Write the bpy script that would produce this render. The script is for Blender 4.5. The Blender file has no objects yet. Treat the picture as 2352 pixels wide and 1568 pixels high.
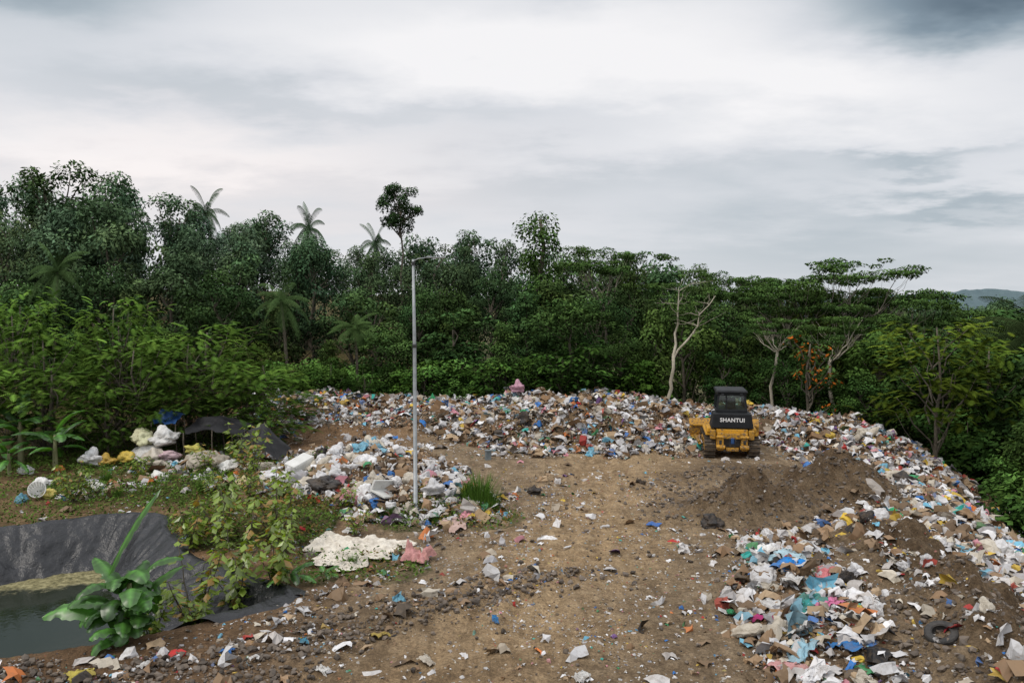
import bpy, bmesh, math, random
import numpy as np
from mathutils import Vector, Matrix, noise as mnoise
random.seed(11)
R = np.random.default_rng(11)
scene = bpy.context.scene
COL = scene.collection

# ------------------------------------------------------------------ helpers
def hash2(ix, iy, seed):
    h = np.sin(ix*127.1 + iy*311.7 + seed*74.7)*43758.5453
    return h - np.floor(h)
def vnoise(x, y, seed=0):
    x = np.asarray(x, float); y = np.asarray(y, float)
    ix = np.floor(x); iy = np.floor(y); fx = x-ix; fy = y-iy
    fx = fx*fx*(3-2*fx); fy = fy*fy*(3-2*fy)
    a = hash2(ix, iy, seed); b = hash2(ix+1, iy, seed); c = hash2(ix, iy+1, seed); d = hash2(ix+1, iy+1, seed)
    return (a*(1-fx)+b*fx)*(1-fy)+(c*(1-fx)+d*fx)*fy
def fbm(x, y, s, octv=4, seed=0):
    t = 0; a = 1; n = 0
    for o in range(octv):
        t = t + a*(vnoise(x*s+o*17.3, y*s-o*9.1, seed+o)-0.5)*2; n += a; a *= 0.5; s *= 2.03
    return t/n
def sst(a, b, x):
    t = np.clip((np.asarray(x, float)-a)/(b-a), 0, 1); return t*t*(3-2*t)

def make_mesh(name, V, faces, mat=None, col=None, smooth=False, mats=None, midx=None):
    me = bpy.data.meshes.new(name)
    V = np.asarray(V, np.float32)
    me.vertices.add(len(V)); me.vertices.foreach_set('co', V.ravel())
    fl = [np.asarray(f, np.int32) for f in faces if len(f)]
    nl = sum(f.size for f in fl); nf = sum(len(f) for f in fl)
    me.loops.add(nl); me.polygons.add(nf)
    me.loops.foreach_set('vertex_index', np.concatenate([f.ravel() for f in fl]))
    tot = np.concatenate([np.full(len(f), f.shape[1], np.int32) for f in fl])
    st = np.concatenate([[0], np.cumsum(tot)[:-1]]).astype(np.int32)
    me.polygons.foreach_set('loop_start', st); me.polygons.foreach_set('loop_total', tot)
    me.polygons.foreach_set('use_smooth', np.full(nf, smooth, bool))
    if mats:
        for m in mats: me.materials.append(m)
        if midx is not None: me.polygons.foreach_set('material_index', np.asarray(midx, np.int32))
    elif mat: me.materials.append(mat)
    if col is not None:
        ca = me.color_attributes.new('tint', 'FLOAT_COLOR', 'POINT')
        c4 = np.ones((len(V), 4), np.float32); c4[:, :3] = col[:, :3]
        if col.shape[1] == 4: c4[:, 3] = col[:, 3]
        ca.data.foreach_set('color', c4.ravel())
    me.update(calc_edges=True); me.validate()
    return me
def add_obj(name, me, parent=None, loc=(0,0,0), rot=(0,0,0), scale=(1,1,1), color=None, **props):
    o = bpy.data.objects.new(name, me); COL.objects.link(o)
    o.location = loc; o.rotation_euler = rot
    o.scale = scale if hasattr(scale, '__len__') else (scale,)*3
    if parent: o.parent = parent
    if color is not None: o.color = (*color[:3], 1)
    for k, v in props.items(): o[k] = v
    return o
def bm_mesh(name, bm, mat=None, smooth=False):
    me = bpy.data.meshes.new(name); bm.to_mesh(me); bm.free()
    if mat: me.materials.append(mat)
    if smooth: me.polygons.foreach_set('use_smooth', np.full(len(me.polygons), True, bool))
    return me
class Geo:
    def __init__(s): s.V = []; s.F = []; s.n = 0; s.M = []
    def add(s, V, F, m=0):
        V = np.asarray(V, float); F = np.asarray(F, int)
        s.V.append(V); s.F.append(F+s.n); s.n += len(V); s.M.append(np.full(len(F), m))
    def box(s, x0, x1, y0, y1, z0, z1, m=0, tx=0, ty=0, b=0.0):
        V = [(x0,y0,z0),(x1,y0,z0),(x1,y1,z0),(x0,y1,z0),(x0+tx,y0+ty,z1),(x1-tx,y0+ty,z1),(x1-tx,y1-ty,z1),(x0+tx,y1-ty,z1)]
        F = [(0,3,2,1),(4,5,6,7),(0,1,5,4),(1,2,6,5),(2,3,7,6),(3,0,4,7)]
        if b > 0:
            bm = bmesh.new(); vs = [bm.verts.new(v) for v in V]
            for f in F: bm.faces.new([vs[i] for i in f])
            bmesh.ops.bevel(bm, geom=bm.edges[:], offset=b, segments=2, affect='EDGES', profile=0.5)
            bmesh.ops.triangulate(bm, faces=[f for f in bm.faces if len(f.verts) != 4])
            bm.verts.index_update(); VV = [v.co[:] for v in bm.verts]
            q = [[v.index for v in f.verts] for f in bm.faces if len(f.verts) == 4]
            t = [[v.index for v in f.verts] for f in bm.faces if len(f.verts) == 3]
            bm.free()
            base = s.n; s.V.append(np.array(VV)); s.n += len(VV)
            if q: s.F.append(np.array(q)+base); s.M.append(np.full(len(q), m))
            if t: s.F.append(np.array(t)+base); s.M.append(np.full(len(t), m))
        else: s.add(V, F, m)
    def tube(s, P, rad, n=8, m=0, cap=True):
        P = np.asarray(P, float); rad = np.broadcast_to(np.asarray(rad, float), (len(P),))
        T = np.gradient(P, axis=0); T /= np.linalg.norm(T, axis=1)[:, None]+1e-9
        ref = np.array([0.31, 0.17, 0.93]) if abs(T[0][2]) < 0.8 else np.array([1, 0.13, 0.07])
        V = []
        for i in range(len(P)):
            a = np.cross(T[i], ref); a /= np.linalg.norm(a)+1e-9; b = np.cross(T[i], a)
            for k in range(n):
                t = 2*math.pi*k/n; V.append(P[i]+rad[i]*(a*math.cos(t)+b*math.sin(t)))
        F = []
        for i in range(len(P)-1):
            for k in range(n):
                k2 = (k+1) % n; F.append((i*n+k, i*n+k2, (i+1)*n+k2, (i+1)*n+k))
        base = s.n; s.add(V, F, m)
        if cap:
            for e in (0, len(P)-1):
                c = s.n; s.V.append(P[e][None]); s.n += 1
                s.F.append(np.array([(base+e*n+k, base+e*n+(k+1) % n, c) for k in range(n)])); s.M.append(np.full(n, m))
    def mesh(s, name, mats, smooth=False):
        q = [f for f in s.F]; V = np.concatenate(s.V)
        if not isinstance(mats, (list, tuple)): mats = [mats]
        return make_mesh(name, V, q, mats=mats, midx=np.concatenate(s.M), smooth=smooth)

# ------------------------------------------------------------------ materials
def new_mat(name):
    m = bpy.data.materials.new(name); m.use_nodes = True
    nt = m.node_tree; nt.nodes.clear()
    out = nt.nodes.new('ShaderNodeOutputMaterial'); b = nt.nodes.new('ShaderNodeBsdfPrincipled')
    nt.links.new(b.outputs[0], out.inputs[0]); return m, nt, b, out
def N(nt, t, **kw):
    n = nt.nodes.new(t)
    for k, v in kw.items(): setattr(n, k, v)
    return n
def noise_n(nt, scale, detail=4, rough=0.6, vec=None):
    n = N(nt, 'ShaderNodeTexNoise'); n.inputs['Scale'].default_value = scale; n.inputs['Detail'].default_value = detail
    n.inputs['Roughness'].default_value = rough
    if vec is not None: nt.links.new(vec, n.inputs['Vector'])
    return n
def ramp(nt, fac, stops, const=False):
    r = N(nt, 'ShaderNodeValToRGB'); nt.links.new(fac, r.inputs[0])
    el = r.color_ramp.elements
    while len(el) < len(stops): el.new(0.5)
    for e, (p, c) in zip(el, stops):
        e.position = p; e.color = (*c, 1) if len(c) == 3 else c
    if const: r.color_ramp.interpolation = 'CONSTANT'
    return r
def mix(nt, a, b, fac, mode='MIX'):
    m = N(nt, 'ShaderNodeMix', data_type='RGBA', blend_type=mode)
    for s, i in ((a, 6), (b, 7), (fac, 0)):
        if isinstance(s, (int, float)): m.inputs[i].default_value = s
        elif isinstance(s, tuple): m.inputs[i].default_value = (*s, 1) if len(s) == 3 else s
        else: nt.links.new(s, m.inputs[i])
    return m.outputs[2]
def mth(nt, op, a, b=None, c=None, clamp=False):
    m = N(nt, 'ShaderNodeMath', operation=op); m.use_clamp = clamp
    for i, s in enumerate((a, b, c)):
        if s is None: continue
        if isinstance(s, (int, float)): m.inputs[i].default_value = s
        else: nt.links.new(s, m.inputs[i])
    return m.outputs[0]
def bump(nt, b, h, strength, dist):
    n = N(nt, 'ShaderNodeBump'); n.inputs['Strength'].default_value = strength; n.inputs['Distance'].default_value = dist
    nt.links.new(h, n.inputs['Height']); nt.links.new(n.outputs[0], b.inputs['Normal']); return n

def simple_mat(name, c1, c2, scale=3, rough=0.7, metal=0, bscale=None, bst=0.3, bd=0.01, stain=None, spec=.5):
    m, nt, b, _ = new_mat(name)
    tc = N(nt, 'ShaderNodeTexCoord')
    n = noise_n(nt, scale, 5, 0.65, tc.outputs['Object'])
    r = ramp(nt, n.outputs[0], [(0.35, c1), (0.65, c2)])
    colr = r.outputs[0]
    if stain:
        n2 = noise_n(nt, scale*2.3, 6, 0.7, tc.outputs['Object'])
        f = ramp(nt, n2.outputs[0], [(stain[1], (0,0,0)), (stain[1]+0.12, (1,1,1))])
        colr = mix(nt, colr, stain[0], f.outputs[0])
    nt.links.new(colr, b.inputs['Base Color']); b.inputs['Specular IOR Level'].default_value = spec
    b.inputs['Roughness'].default_value = rough; b.inputs['Metallic'].default_value = metal
    if bscale:
        n3 = noise_n(nt, bscale, 5, 0.6, tc.outputs['Object']); bump(nt, b, n3.outputs[0], bst, bd)
    return m

def leaf_mat(name, trans=0.3, gloss=0.0):
    m = bpy.data.materials.new(name); m.use_nodes = True; nt = m.node_tree; nt.nodes.clear()
    out = nt.nodes.new('ShaderNodeOutputMaterial')
    at = N(nt, 'ShaderNodeAttribute', attribute_name='tint'); oi = N(nt, 'ShaderNodeObjectInfo')
    c = mix(nt, at.outputs['Color'], oi.outputs['Color'], 1.0, 'MULTIPLY')
    d = N(nt, 'ShaderNodeBsdfDiffuse'); nt.links.new(c, d.inputs[0]); sh = d.outputs[0]
    if trans > 0:
        tr = N(nt, 'ShaderNodeBsdfTranslucent'); tc = mix(nt, c, (1.5, 1.6, 0.5), 1.0, 'MULTIPLY'); nt.links.new(tc, tr.inputs[0])
        ms = N(nt, 'ShaderNodeMixShader'); ms.inputs[0].default_value = trans
        nt.links.new(sh, ms.inputs[1]); nt.links.new(tr.outputs[0], ms.inputs[2]); sh = ms.outputs[0]
    if gloss > 0:
        gl = N(nt, 'ShaderNodeBsdfGlossy'); gl.inputs['Roughness'].default_value = .38
        ms = N(nt, 'ShaderNodeMixShader'); ms.inputs[0].default_value = gloss
        nt.links.new(sh, ms.inputs[1]); nt.links.new(gl.outputs[0], ms.inputs[2]); sh = ms.outputs[0]
    nt.links.new(sh, out.inputs[0])
    return m
LEAF = leaf_mat('leaf', 0.0, 0.0)
LEAFN = leaf_mat('glossy_leaf', .28, .06)
BARK = simple_mat('bark', (0.06,0.05,0.035), (0.14,0.12,0.09), 4, 0.9)
PALEBARK = simple_mat('pale_bark', (0.30,0.27,0.20), (0.5,0.45,0.36), 3, 0.85)
GREYBARK = simple_mat('grey_bark', (0.13,0.115,0.09), (0.26,0.23,0.18), 3, 0.85)

def tinted_mat(name, rough=0.45, spec=0.4, dirt=0.35, fine=14):
    m, nt, b, _ = new_mat(name)
    oi = N(nt, 'ShaderNodeObjectInfo'); tc = N(nt, 'ShaderNodeTexCoord')
    n = noise_n(nt, 3.5, 6, 0.7, tc.outputs['Object'])
    f = ramp(nt, n.outputs[0], [(0.42, (0.03,)*3), (0.75, (dirt*1.7,)*3)])
    c = mix(nt, oi.outputs['Color'], (0.17,0.12,0.075), f.outputs[0])
    nt.links.new(c, b.inputs['Base Color']); b.inputs['Roughness'].default_value = rough; b.inputs['Specular IOR Level'].default_value = spec
    n2 = noise_n(nt, fine, 4, 0.6, tc.outputs['Object']); bump(nt, b, n2.outputs[0], 0.8, 0.05)
    return m
PLASTIC = tinted_mat('crinkled_plastic', 0.42, 0.35)
CLOTH = tinted_mat('dirty_cloth', 0.9, 0.1, 0.42)
CARD = tinted_mat('wet_cardboard', 0.9, 0.1, 0.4, fine=25)

def attr_mat(name, rough=0.6, dirt=.5):
    m, nt, b, _ = new_mat(name)
    at = N(nt, 'ShaderNodeAttribute', attribute_name='tint'); geo = N(nt, 'ShaderNodeNewGeometry')
    n = noise_n(nt, 9, 4, 0.7, geo.outputs['Position'])
    f = ramp(nt, n.outputs[0], [(0.48, (0.0,)*3), (0.74, (dirt,)*3)])
    c = mix(nt, at.outputs['Color'], (0.16,0.115,0.07), f.outputs[0])
    nt.links.new(c, b.inputs['Base Color']); b.inputs['Roughness'].default_value = rough
    b.inputs['Specular IOR Level'].default_value = 0.3
    return m
LITTER = attr_mat('litter')

# ------------------------------------------------------------------ terrain
POND = np.array([(-26,24.0),(-20,25.2),(-16.6,26.0),(-15.0,27.3),(-13.5,27.9),(-12.3,27.6),(-11.4,25.6),(-9.8,23.2),(-7.6,21.6),(-5.9,20.5),(-5.8,19.9),(-6.8,18.9),(-8.4,17.7),(-10.6,16.7),(-15,15),(-24,13.5),(-28,18)])
def smooth_poly(P, it=2):
    for _ in range(it):
        Q = []
        for i in range(len(P)):
            a, b = P[i], P[(i+1) % len(P)]; Q += [a*0.75+b*0.25, a*0.25+b*0.75]
        P = np.array(Q)
    return P
POND = smooth_poly(POND)
def pond_sd(x, y):
    x = np.asarray(x, float); y = np.asarray(y, float)
    sh = x.shape; x = x.ravel(); y = y.ravel()
    d = np.full(len(x), 1e9); ins = np.zeros(len(x), bool)
    sel = np.where((x < 0) & (y < 34) & (y > 6) & (x > -36))[0]
    xs, ys = x[sel], y[sel]; dd = np.full(len(sel), 1e9); ii = np.zeros(len(sel), bool)
    n = len(POND)
    for i in range(n):
        a = POND[i]; b = POND[(i+1) % n]; e = b-a
        t = np.clip(((xs-a[0])*e[0]+(ys-a[1])*e[1])/(e@e), 0, 1)
        dd = np.minimum(dd, np.hypot(xs-a[0]-t*e[0], ys-a[1]-t*e[1]))
        c = ((a[1] > ys) != (b[1] > ys)) & (xs < (b[0]-a[0])*(ys-a[1])/(b[1]-a[1]+1e-12)+a[0])
        ii ^= c
    d[sel] = dd; ins[sel] = ii
    return np.where(ins, d, -d).reshape(sh)
def xe(y): return np.interp(y, [0,12,18,23,30,36,41,46,60], [11.5,12.6,13.6,15,16.6,18.2,19.3,19.5,19.5])
def yb(x): return np.interp(x, [-30,8,11,14,17,19.5,22], [53,53,51,49,46.5,43,38])
def ystart(x): return np.interp(x, [-22,-17,-10,-6.5,-3.5,0,3,6,9,10.5,13,14.5,19], [50,48.5,49,47,42.5,39.5,38.5,38.5,39.5,43,42.5,37.5,35])
def ch(x): return 1.08*np.interp(x, [-22,-16.5,-12,-8,-5,0,4,8,10.5,12,14.7,19.6], [.3,1.3,1.3,.9,.85,1.05,1.2,1.05,.9,.8,1.0,.7])
def bmp(x, y, cx, cy, rx, ry, h, rot=0):
    c, s = math.cos(rot), math.sin(rot); dx = x-cx; dy = y-cy
    u = (dx*c+dy*s)/rx; v = (-dx*s+dy*c)/ry
    return h*np.exp(-(u*u+v*v)*1.3)
def xroad(y): return np.interp(y, [8,16,22,28,34,42], [-4.2,-1.2,1.2,2.8,3.9,5.5])
def heaps(x, y):
    h = ch(x)*sst(ystart(x), ystart(x)+5.0, y)*(1-sst(52, 57, y))*(1-sst(-17.5,-21,x))
    h = h+bmp(x,y,4.2,42.3,2.2,2.8,1.0)+bmp(x,y,-1.2,43.5,2.2,2.4,.35)+bmp(x,y,0.8,50,1.4,1.2,.6)+bmp(x,y,-14,50.5,3,1.5,.3)
    h = h+bmp(x,y,-6.4,33.2,3.7,4.6,1.05)+bmp(x,y,-3.4,29.6,2.4,2,0.45)+bmp(x,y,7.6,19.5,1.7,5,0.5)
    return h
def soilm(x, y):
    return np.clip(bmp(x,y,8.6,27.9,2.9,1.9,1.25,0.15)+bmp(x,y,12.4,30.6,2.9,2.2,1.2)+bmp(x,y,10,34,4,2.2,.75)+bmp(x,y,12.3,43.8,1.7,1.5,1.2)+bmp(x,y,6.8,29.5,1.5,2.5,.5), 0, 1)
def xridge(y): return np.interp(y, [8,15,20,24], [9.4,10.1,10.6,11.2])
def H(x, y):
    x = np.asarray(x, float); y = np.asarray(y, float)
    near = 1-sst(55, 70, y)
    z = fbm(x, y, 0.18, 4, 3)*0.12*near+fbm(x, y, 1.3, 3, 5)*0.035*near
    hp = heaps(x, y)
    z = z+hp*(1+0.62*fbm(x, y, 0.85, 4, 8))
    dm = bmp(x,y,8.4,27.7,2.4,1.3,1.4,0.15)+bmp(x,y,12.2,30.2,2.5,1.6,1.45)+bmp(x,y,10,34,4,2.4,.4)+bmp(x,y,12.3,43.8,1.5,1.5,1.1)
    dm = dm+bmp(x,y,-10.2,45.8,2.2,1.0,.55)+bmp(x,y,-5.2,45,1.8,.9,.5)
    dm = dm+1.15*np.exp(-((x-xridge(y))/1.6)**2)*(1-sst(23, 27, y))
    z = z+dm*(1+0.6*fbm(x, y, 1.4, 4, 14))
    s = x-xroad(y); m = (1-sst(38, 44, y))
    for o, w in ((1.05, .24), (-1.05, .24), (2.3, .2), (-2.6, .22), (0.1,.18)):
        z = z-0.10*np.exp(-((s-o+0.3*np.sin(y*.35+o))/w)**2)*m*(0.2+0.9*vnoise(x*.5, y*.5, 4))
        z = z+0.05*np.exp(-((s-o-.4+0.3*np.sin(y*.35+o))/w)**2)*m
    z = z+0.03*np.sin(y*11+x*3)*np.exp(-(s/2.2)**2)*m*np.clip(vnoise(x*.6, y*.4, 31)*2-.6,0,1)
    z = z+bmp(x,y,-8.6,26.4,2.8,2.0,.45)+bmp(x,y,-13.2,31.6,3,1.4,.35)
    d1 = np.minimum(np.maximum(x-xe(y), 0)*0.62, 6)*(y > 0)
    d2 = np.minimum(np.maximum(y-yb(x), 0)*0.5, 4)*sst(3, 14, x)
    z = z-np.maximum(d1, d2)
    z = z+8.5*sst(58, 120, y)*sst(15, -45, x)
    z = z+fbm(x, y, 0.01, 3, 21)*6*sst(120, 400, np.hypot(x, y))-4*sst(90, 200, y)*sst(-20, 30, x)
    sd = pond_sd(x, y)
    z = z*np.where(sd > -1.0, np.clip(-sd, 0.25, 1), 1)
    z = z-np.where(sd > 0, np.minimum(sd*0.9, 2.1)+0.03, 0)
    return z
def h1(x, y): return float(H(np.array([x]), np.array([y]))[0])

def litter_density(x, y):
    d = np.zeros_like(x)
    ridge = (y > ystart(x)-0.4+fbm(x,y,.6,3,40)*1.5) & (y < np.minimum(yb(x)+2.5, 54)) & (x > -17.3) & (x < xe(y)+1)
    d = np.maximum(d, ridge*1.0)
    edge = x-xe(y)
    band = (edge > -5.2+fbm(x,y,.5,3,41)*1.4+1.2*sst(24,18,y)) & (edge < 5.8) & (y > 12) & (y < 46)
    d = np.maximum(d, band*1.0)
    lampheap = ((x+6.3)/4.3)**2+((y-33)/5.2)**2 < 1+fbm(x,y,.6,3,42)*.6
    d = np.maximum(d, lampheap*1.0)
    lh2 = ((x+3.2)/3.0)**2+((y-28.6)/2.7)**2 < 1+fbm(x,y,.6,3,43)*.7
    d = np.maximum(d, lh2*.85)
    sq = ((x-7.2-(y-19)*.17)/1.8)**2+((y-19.5)/6)**2+fbm(x,y,.7,3,44)*.8
    d = np.maximum(d, .95*(1-sst(.45,1.25,sq)))
    strip2 = ((x-9.8)/3.2)**2+((y-25.0)/1.1)**2 < 1+fbm(x,y,.6,3,45)*.8
    d = np.maximum(d, strip2*.55)
    brown = (x > -15) & (x < 0) & (y > 38) & (y < 50)
    d = np.maximum(d, brown*(.12+.3*(vnoise(x*.7,y*.7,49)>.6)))
    tr = np.exp(-((x+2.2-(y-26)*.42)/0.9)**2)*(y > 17)*(y < 31)*.45
    d = np.maximum(d, tr)
    bank = np.exp(-((x+6.4-(y-17)*1.5)/1.8)**2)*(y < 22)*.34
    d = np.maximum(d, bank)
    lf = (x < -8) & (y > 30) & (y < 39)
    d = np.maximum(d, lf*(.16+.55*(vnoise(x*.6,y*.6,51)>.58)))
    d = np.maximum(d, 0.06+0.08*(x > 3.5)*(y<24)+0.13*(vnoise(x*.5, y*.5, 50) > .58)+.07*(y<18))
    d = d*(1-0.93*np.clip(soilm(x,y)*1.4, 0, 1))
    d = d*(1-0.85*np.exp(-((x-xridge(y)-.1)/0.85)**2)*(1-sst(24, 27, y)))
    d = np.where(pond_sd(x, y) > -0.3, 0, d)
    return d
def weed_density(x, y):
    d = np.zeros_like(x)
    n = fbm(x, y, .5, 3, 60)
    d = np.maximum(d, ((((x+13.4)/3.6)**2+((y-31.4)/1.6)**2) < 1+n)*1.0)
    d = np.maximum(d, ((((x+8.7)/3.2)**2+((y-26.2)/2.5)**2) < 1+n*.5)*1.0)
    d = np.maximum(d, ((x < -8) & (y > 27.8) & (y < 37))*(0.22+.5*(n > 0.0)))
    d = np.maximum(d, ((((x+2.3)/2.6)**2+((y-27.2)/1.6)**2) < 1+n)*.6)
    d = np.maximum(d, ((((x+4.6)/2.6)**2+((y-22.3)/1.3)**2) < 1+n)*.45)
    d = np.maximum(d, ((x < -13) & (y > 35) & (y < 46))*.6)
    d = np.maximum(d, ((y > 52.5) & (y < 58) & (x < 9))*.5)
    d = np.maximum(d, ((x < -11.5) & (y > 26.5) & (y < 31.5))*.35)
    d = np.where(pond_sd(x, y) > -0.15, 0, d)
    return d

def axis(a, b, step, lo, hi):
    core = np.arange(a, b+step/2, step); out = []; v = b; s = step
    while v < hi: s *= 1.22; v += s; out.append(v)
    o2 = []; v = a; s = step
    while v > lo: s *= 1.22; v -= s; o2.append(v)
    return np.concatenate([o2[::-1], core, out])
ax = axis(-22, 21, 0.10, -3000, 3000); ay = axis(13.5, 55, 0.10, -3000, 4000)
X, Y = np.meshgrid(ax, ay); Z = H(X, Y)
near = (np.hypot(X, Y-30) < 60)
dens = litter_density(X, Y); soil = soilm(X, Y)+np.exp(-((X-xridge(Y))/1.5)**2)*(1-sst(23,27,Y))*(Y>5)*.9
Z = Z+np.where(dens > .3, fbm(X, Y, 3.1, 2, 71)*0.10, fbm(X, Y, 3.0, 2, 72)*0.03+np.clip(soil,0,1)*np.abs(fbm(X,Y,2.6,3,73))*.22)*near*(pond_sd(X,Y)<-.2)
nx, ny = len(ax), len(ay)
idx = np.arange(nx*ny).reshape(ny, nx)
F = np.stack([idx[:-1,:-1], idx[:-1,1:], idx[1:,1:], idx[1:,:-1]], -1).reshape(-1, 4)
zone = np.stack([np.clip(weed_density(X, Y)+(Y > 54)*1.0+(X > xe(Y)+6)+(X < -22), 0, 1), np.clip(1.2-np.abs(X-xroad(Y)-.3)/3.6+.5*fbm(X,Y,.5,3,81), 0, 1)*(Y < 44), np.clip(dens*1.1, 0, 1), np.clip(soil,0,1)], -1).reshape(-1, 4)

def ground_mat():
    m, nt, b, _ = new_mat('ground')
    geo = N(nt, 'ShaderNodeNewGeometry'); P = geo.outputs['Position']
    at = N(nt, 'ShaderNodeAttribute', attribute_name='tint'); sep = N(nt, 'ShaderNodeSeparateColor'); nt.links.new(at.outputs['Color'], sep.inputs[0])
    n1 = noise_n(nt, 0.4, 4, 0.6, P); n2 = noise_n(nt, 2.6, 6, 0.75, P); n3 = noise_n(nt, 16, 4, 0.8, P)
    mp = N(nt, 'ShaderNodeMapping'); mp.inputs['Rotation'].default_value = (0,0,math.radians(20)); mp.inputs['Scale'].default_value = (1.9,.4,1); nt.links.new(P, mp.inputs[0])
    n4 = noise_n(nt, 1.3, 5, 0.7, mp.outputs[0])
    c1 = ramp(nt, n1.outputs[0], [(0.35, (0.225,0.160,0.095)), (0.65, (0.36,0.270,0.172))]).outputs[0]
    c2 = ramp(nt, n2.outputs[0], [(0.36, (0.09,0.064,0.042)), (0.5, (0.27,0.20,0.125)), (0.66, (0.44,0.35,0.24))]).outputs[0]
    c = mix(nt, c1, c2, 0.5)
    c = mix(nt, c, ramp(nt, n4.outputs[0], [(0.36, (0.6,0.58,0.55)), (0.52, (1,1,1)), (0.66, (1.25,1.23,1.2))]).outputs[0], .7, 'MULTIPLY')
    f3 = ramp(nt, n3.outputs[0], [(0.33, (0.5,0.5,0.5)), (0.67, (1.3,1.28,1.25))]).outputs[0]
    c = mix(nt, c, f3, 1.0, 'MULTIPLY')
    c = mix(nt, c, (1.42,1.36,1.24), mth(nt, 'MULTIPLY', sep.outputs[1], 0.9), 'MULTIPLY')
    wv = mix(nt, P, noise_n(nt, 9, 2, .5, P).outputs['Color'], .12)
    v = N(nt, 'ShaderNodeTexVoronoi'); v.inputs['Scale'].default_value = 10; nt.links.new(wv, v.inputs['Vector'])
    hue = N(nt, 'ShaderNodeSeparateColor'); nt.links.new(v.outputs['Color'], hue.inputs[0])
    fl = ramp(nt, hue.outputs[0], [(0.0, (0.6,0.57,0.52)), (0.4, (0.66,0.65,0.62)), (0.55, (0.36,0.26,0.16)), (0.65, (0.5,0.47,0.42)), (0.75, (0.05,0.05,0.05)), (0.84, (0.08,0.25,0.42)), (0.89, (0.4,0.18,0.15)), (0.95, (0.5,0.4,0.15))], True).outputs[0]
    thr = mth(nt, 'MULTIPLY_ADD', mth(nt,'POWER',sep.outputs[2],1.3), 0.7, 0.03)
    on = mth(nt, 'LESS_THAN', hue.outputs[1], thr)
    nearc = mth(nt, 'LESS_THAN', v.outputs['Distance'], mth(nt,'MULTIPLY_ADD',hue.outputs[2],.3,.12))
    on = mth(nt, 'MULTIPLY', on, nearc)
    dark = mix(nt, c, (0.66,0.62,0.6), sep.outputs[2], 'MULTIPLY')
    c = mix(nt, dark, (0.44,0.40,0.37), mth(nt,'MULTIPLY',at.outputs['Alpha'],.85), 'MULTIPLY')
    c = mix(nt, c, fl, mth(nt, 'MULTIPLY', on, 0.85))
    g = ramp(nt, n2.outputs[0], [(0.35, (0.035,0.055,0.015)), (0.6, (0.085,0.10,0.028)), (0.7, (0.14,0.10,0.05))]).outputs[0]
    gf = mth(nt, 'MULTIPLY', sep.outputs[0], ramp(nt, n2.outputs[0], [(0.3, (1,1,1)), (0.7, (0.5,0.5,0.5))]).outputs[0])
    c = mix(nt, c, g, gf)
    sx = N(nt, 'ShaderNodeSeparateXYZ'); nt.links.new(P, sx.inputs[0])
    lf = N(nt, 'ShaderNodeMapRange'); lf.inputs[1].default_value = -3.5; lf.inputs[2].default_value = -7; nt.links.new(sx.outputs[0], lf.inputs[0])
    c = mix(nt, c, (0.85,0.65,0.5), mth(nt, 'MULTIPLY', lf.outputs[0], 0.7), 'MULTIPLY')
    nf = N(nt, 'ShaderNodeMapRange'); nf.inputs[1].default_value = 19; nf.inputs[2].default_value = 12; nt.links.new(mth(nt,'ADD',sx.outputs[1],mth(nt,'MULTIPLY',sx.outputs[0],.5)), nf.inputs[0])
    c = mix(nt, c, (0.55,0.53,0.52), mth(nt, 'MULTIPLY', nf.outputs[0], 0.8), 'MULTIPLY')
    nt.links.new(c, b.inputs['Base Color']); b.inputs['Roughness'].default_value = 0.92; b.inputs['Specular IOR Level'].default_value = 0.2
    hh = mth(nt, 'ADD', mth(nt, 'MULTIPLY', n3.outputs[0], .8), mth(nt, 'MULTIPLY', n2.outputs[0], 1.6))
    bump(nt, b, hh, 1.0, 0.09)
    return m
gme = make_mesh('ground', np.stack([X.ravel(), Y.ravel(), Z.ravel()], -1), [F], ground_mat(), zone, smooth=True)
add_obj('ground', gme, kind='structure')

# ---- pond water & liner
wm, nt, b, _ = new_mat('pond_water')
geo = N(nt, 'ShaderNodeNewGeometry'); n1 = noise_n(nt, 1.2, 5, 0.6, geo.outputs['Position']); sx = N(nt, 'ShaderNodeSeparateXYZ'); nt.links.new(geo.outputs['Position'], sx.inputs[0])
yy = mth(nt, 'ADD', sx.outputs[1], mth(nt, 'MULTIPLY', n1.outputs[0], 2.6))
xx = mth(nt, 'MULTIPLY', mth(nt, 'ADD', sx.outputs[0], 14.0), 0.28)
sc = ramp(nt, mth(nt,'MULTIPLY_ADD', mth(nt, 'SUBTRACT', yy, xx), .5, -12.35), [(.35,(0,0,0)),(.6,(1,1,1))]).outputs[0]
scum = ramp(nt, noise_n(nt, 6, 6, .75, geo.outputs['Position']).outputs[0], [(.35,(0.05,0.05,0.02)),(.5,(0.17,0.15,0.07)),(.65,(0.34,0.31,0.17))]).outputs[0]
nt.links.new(mix(nt, (0.015,0.020,0.010), scum, sc), b.inputs['Base Color'])
scv=N(nt,'ShaderNodeRGBToBW');nt.links.new(sc,scv.inputs[0])
nt.links.new(mth(nt, 'MULTIPLY_ADD', scv.outputs[0], 0.7, 0.05), b.inputs['Roughness']); b.inputs['IOR'].default_value = 1.33
nw = noise_n(nt, 5, 3, 0.5, geo.outputs['Position']); bump(nt, b, nw.outputs[0], 0.14, 0.02)
n = len(POND)
wme = make_mesh('pond_water', np.column_stack([POND, np.full(n, -1.28)]), [np.arange(n)[None]], wm)
add_obj('pond_water', wme, kind='structure')
lx = np.arange(-22, -5, 0.07); ly = np.arange(15, 29, 0.07); LX, LY = np.meshgrid(lx, ly); sd = pond_sd(LX, LY)
ang = np.arctan2(LY-21.5, LX+13.5)
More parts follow.
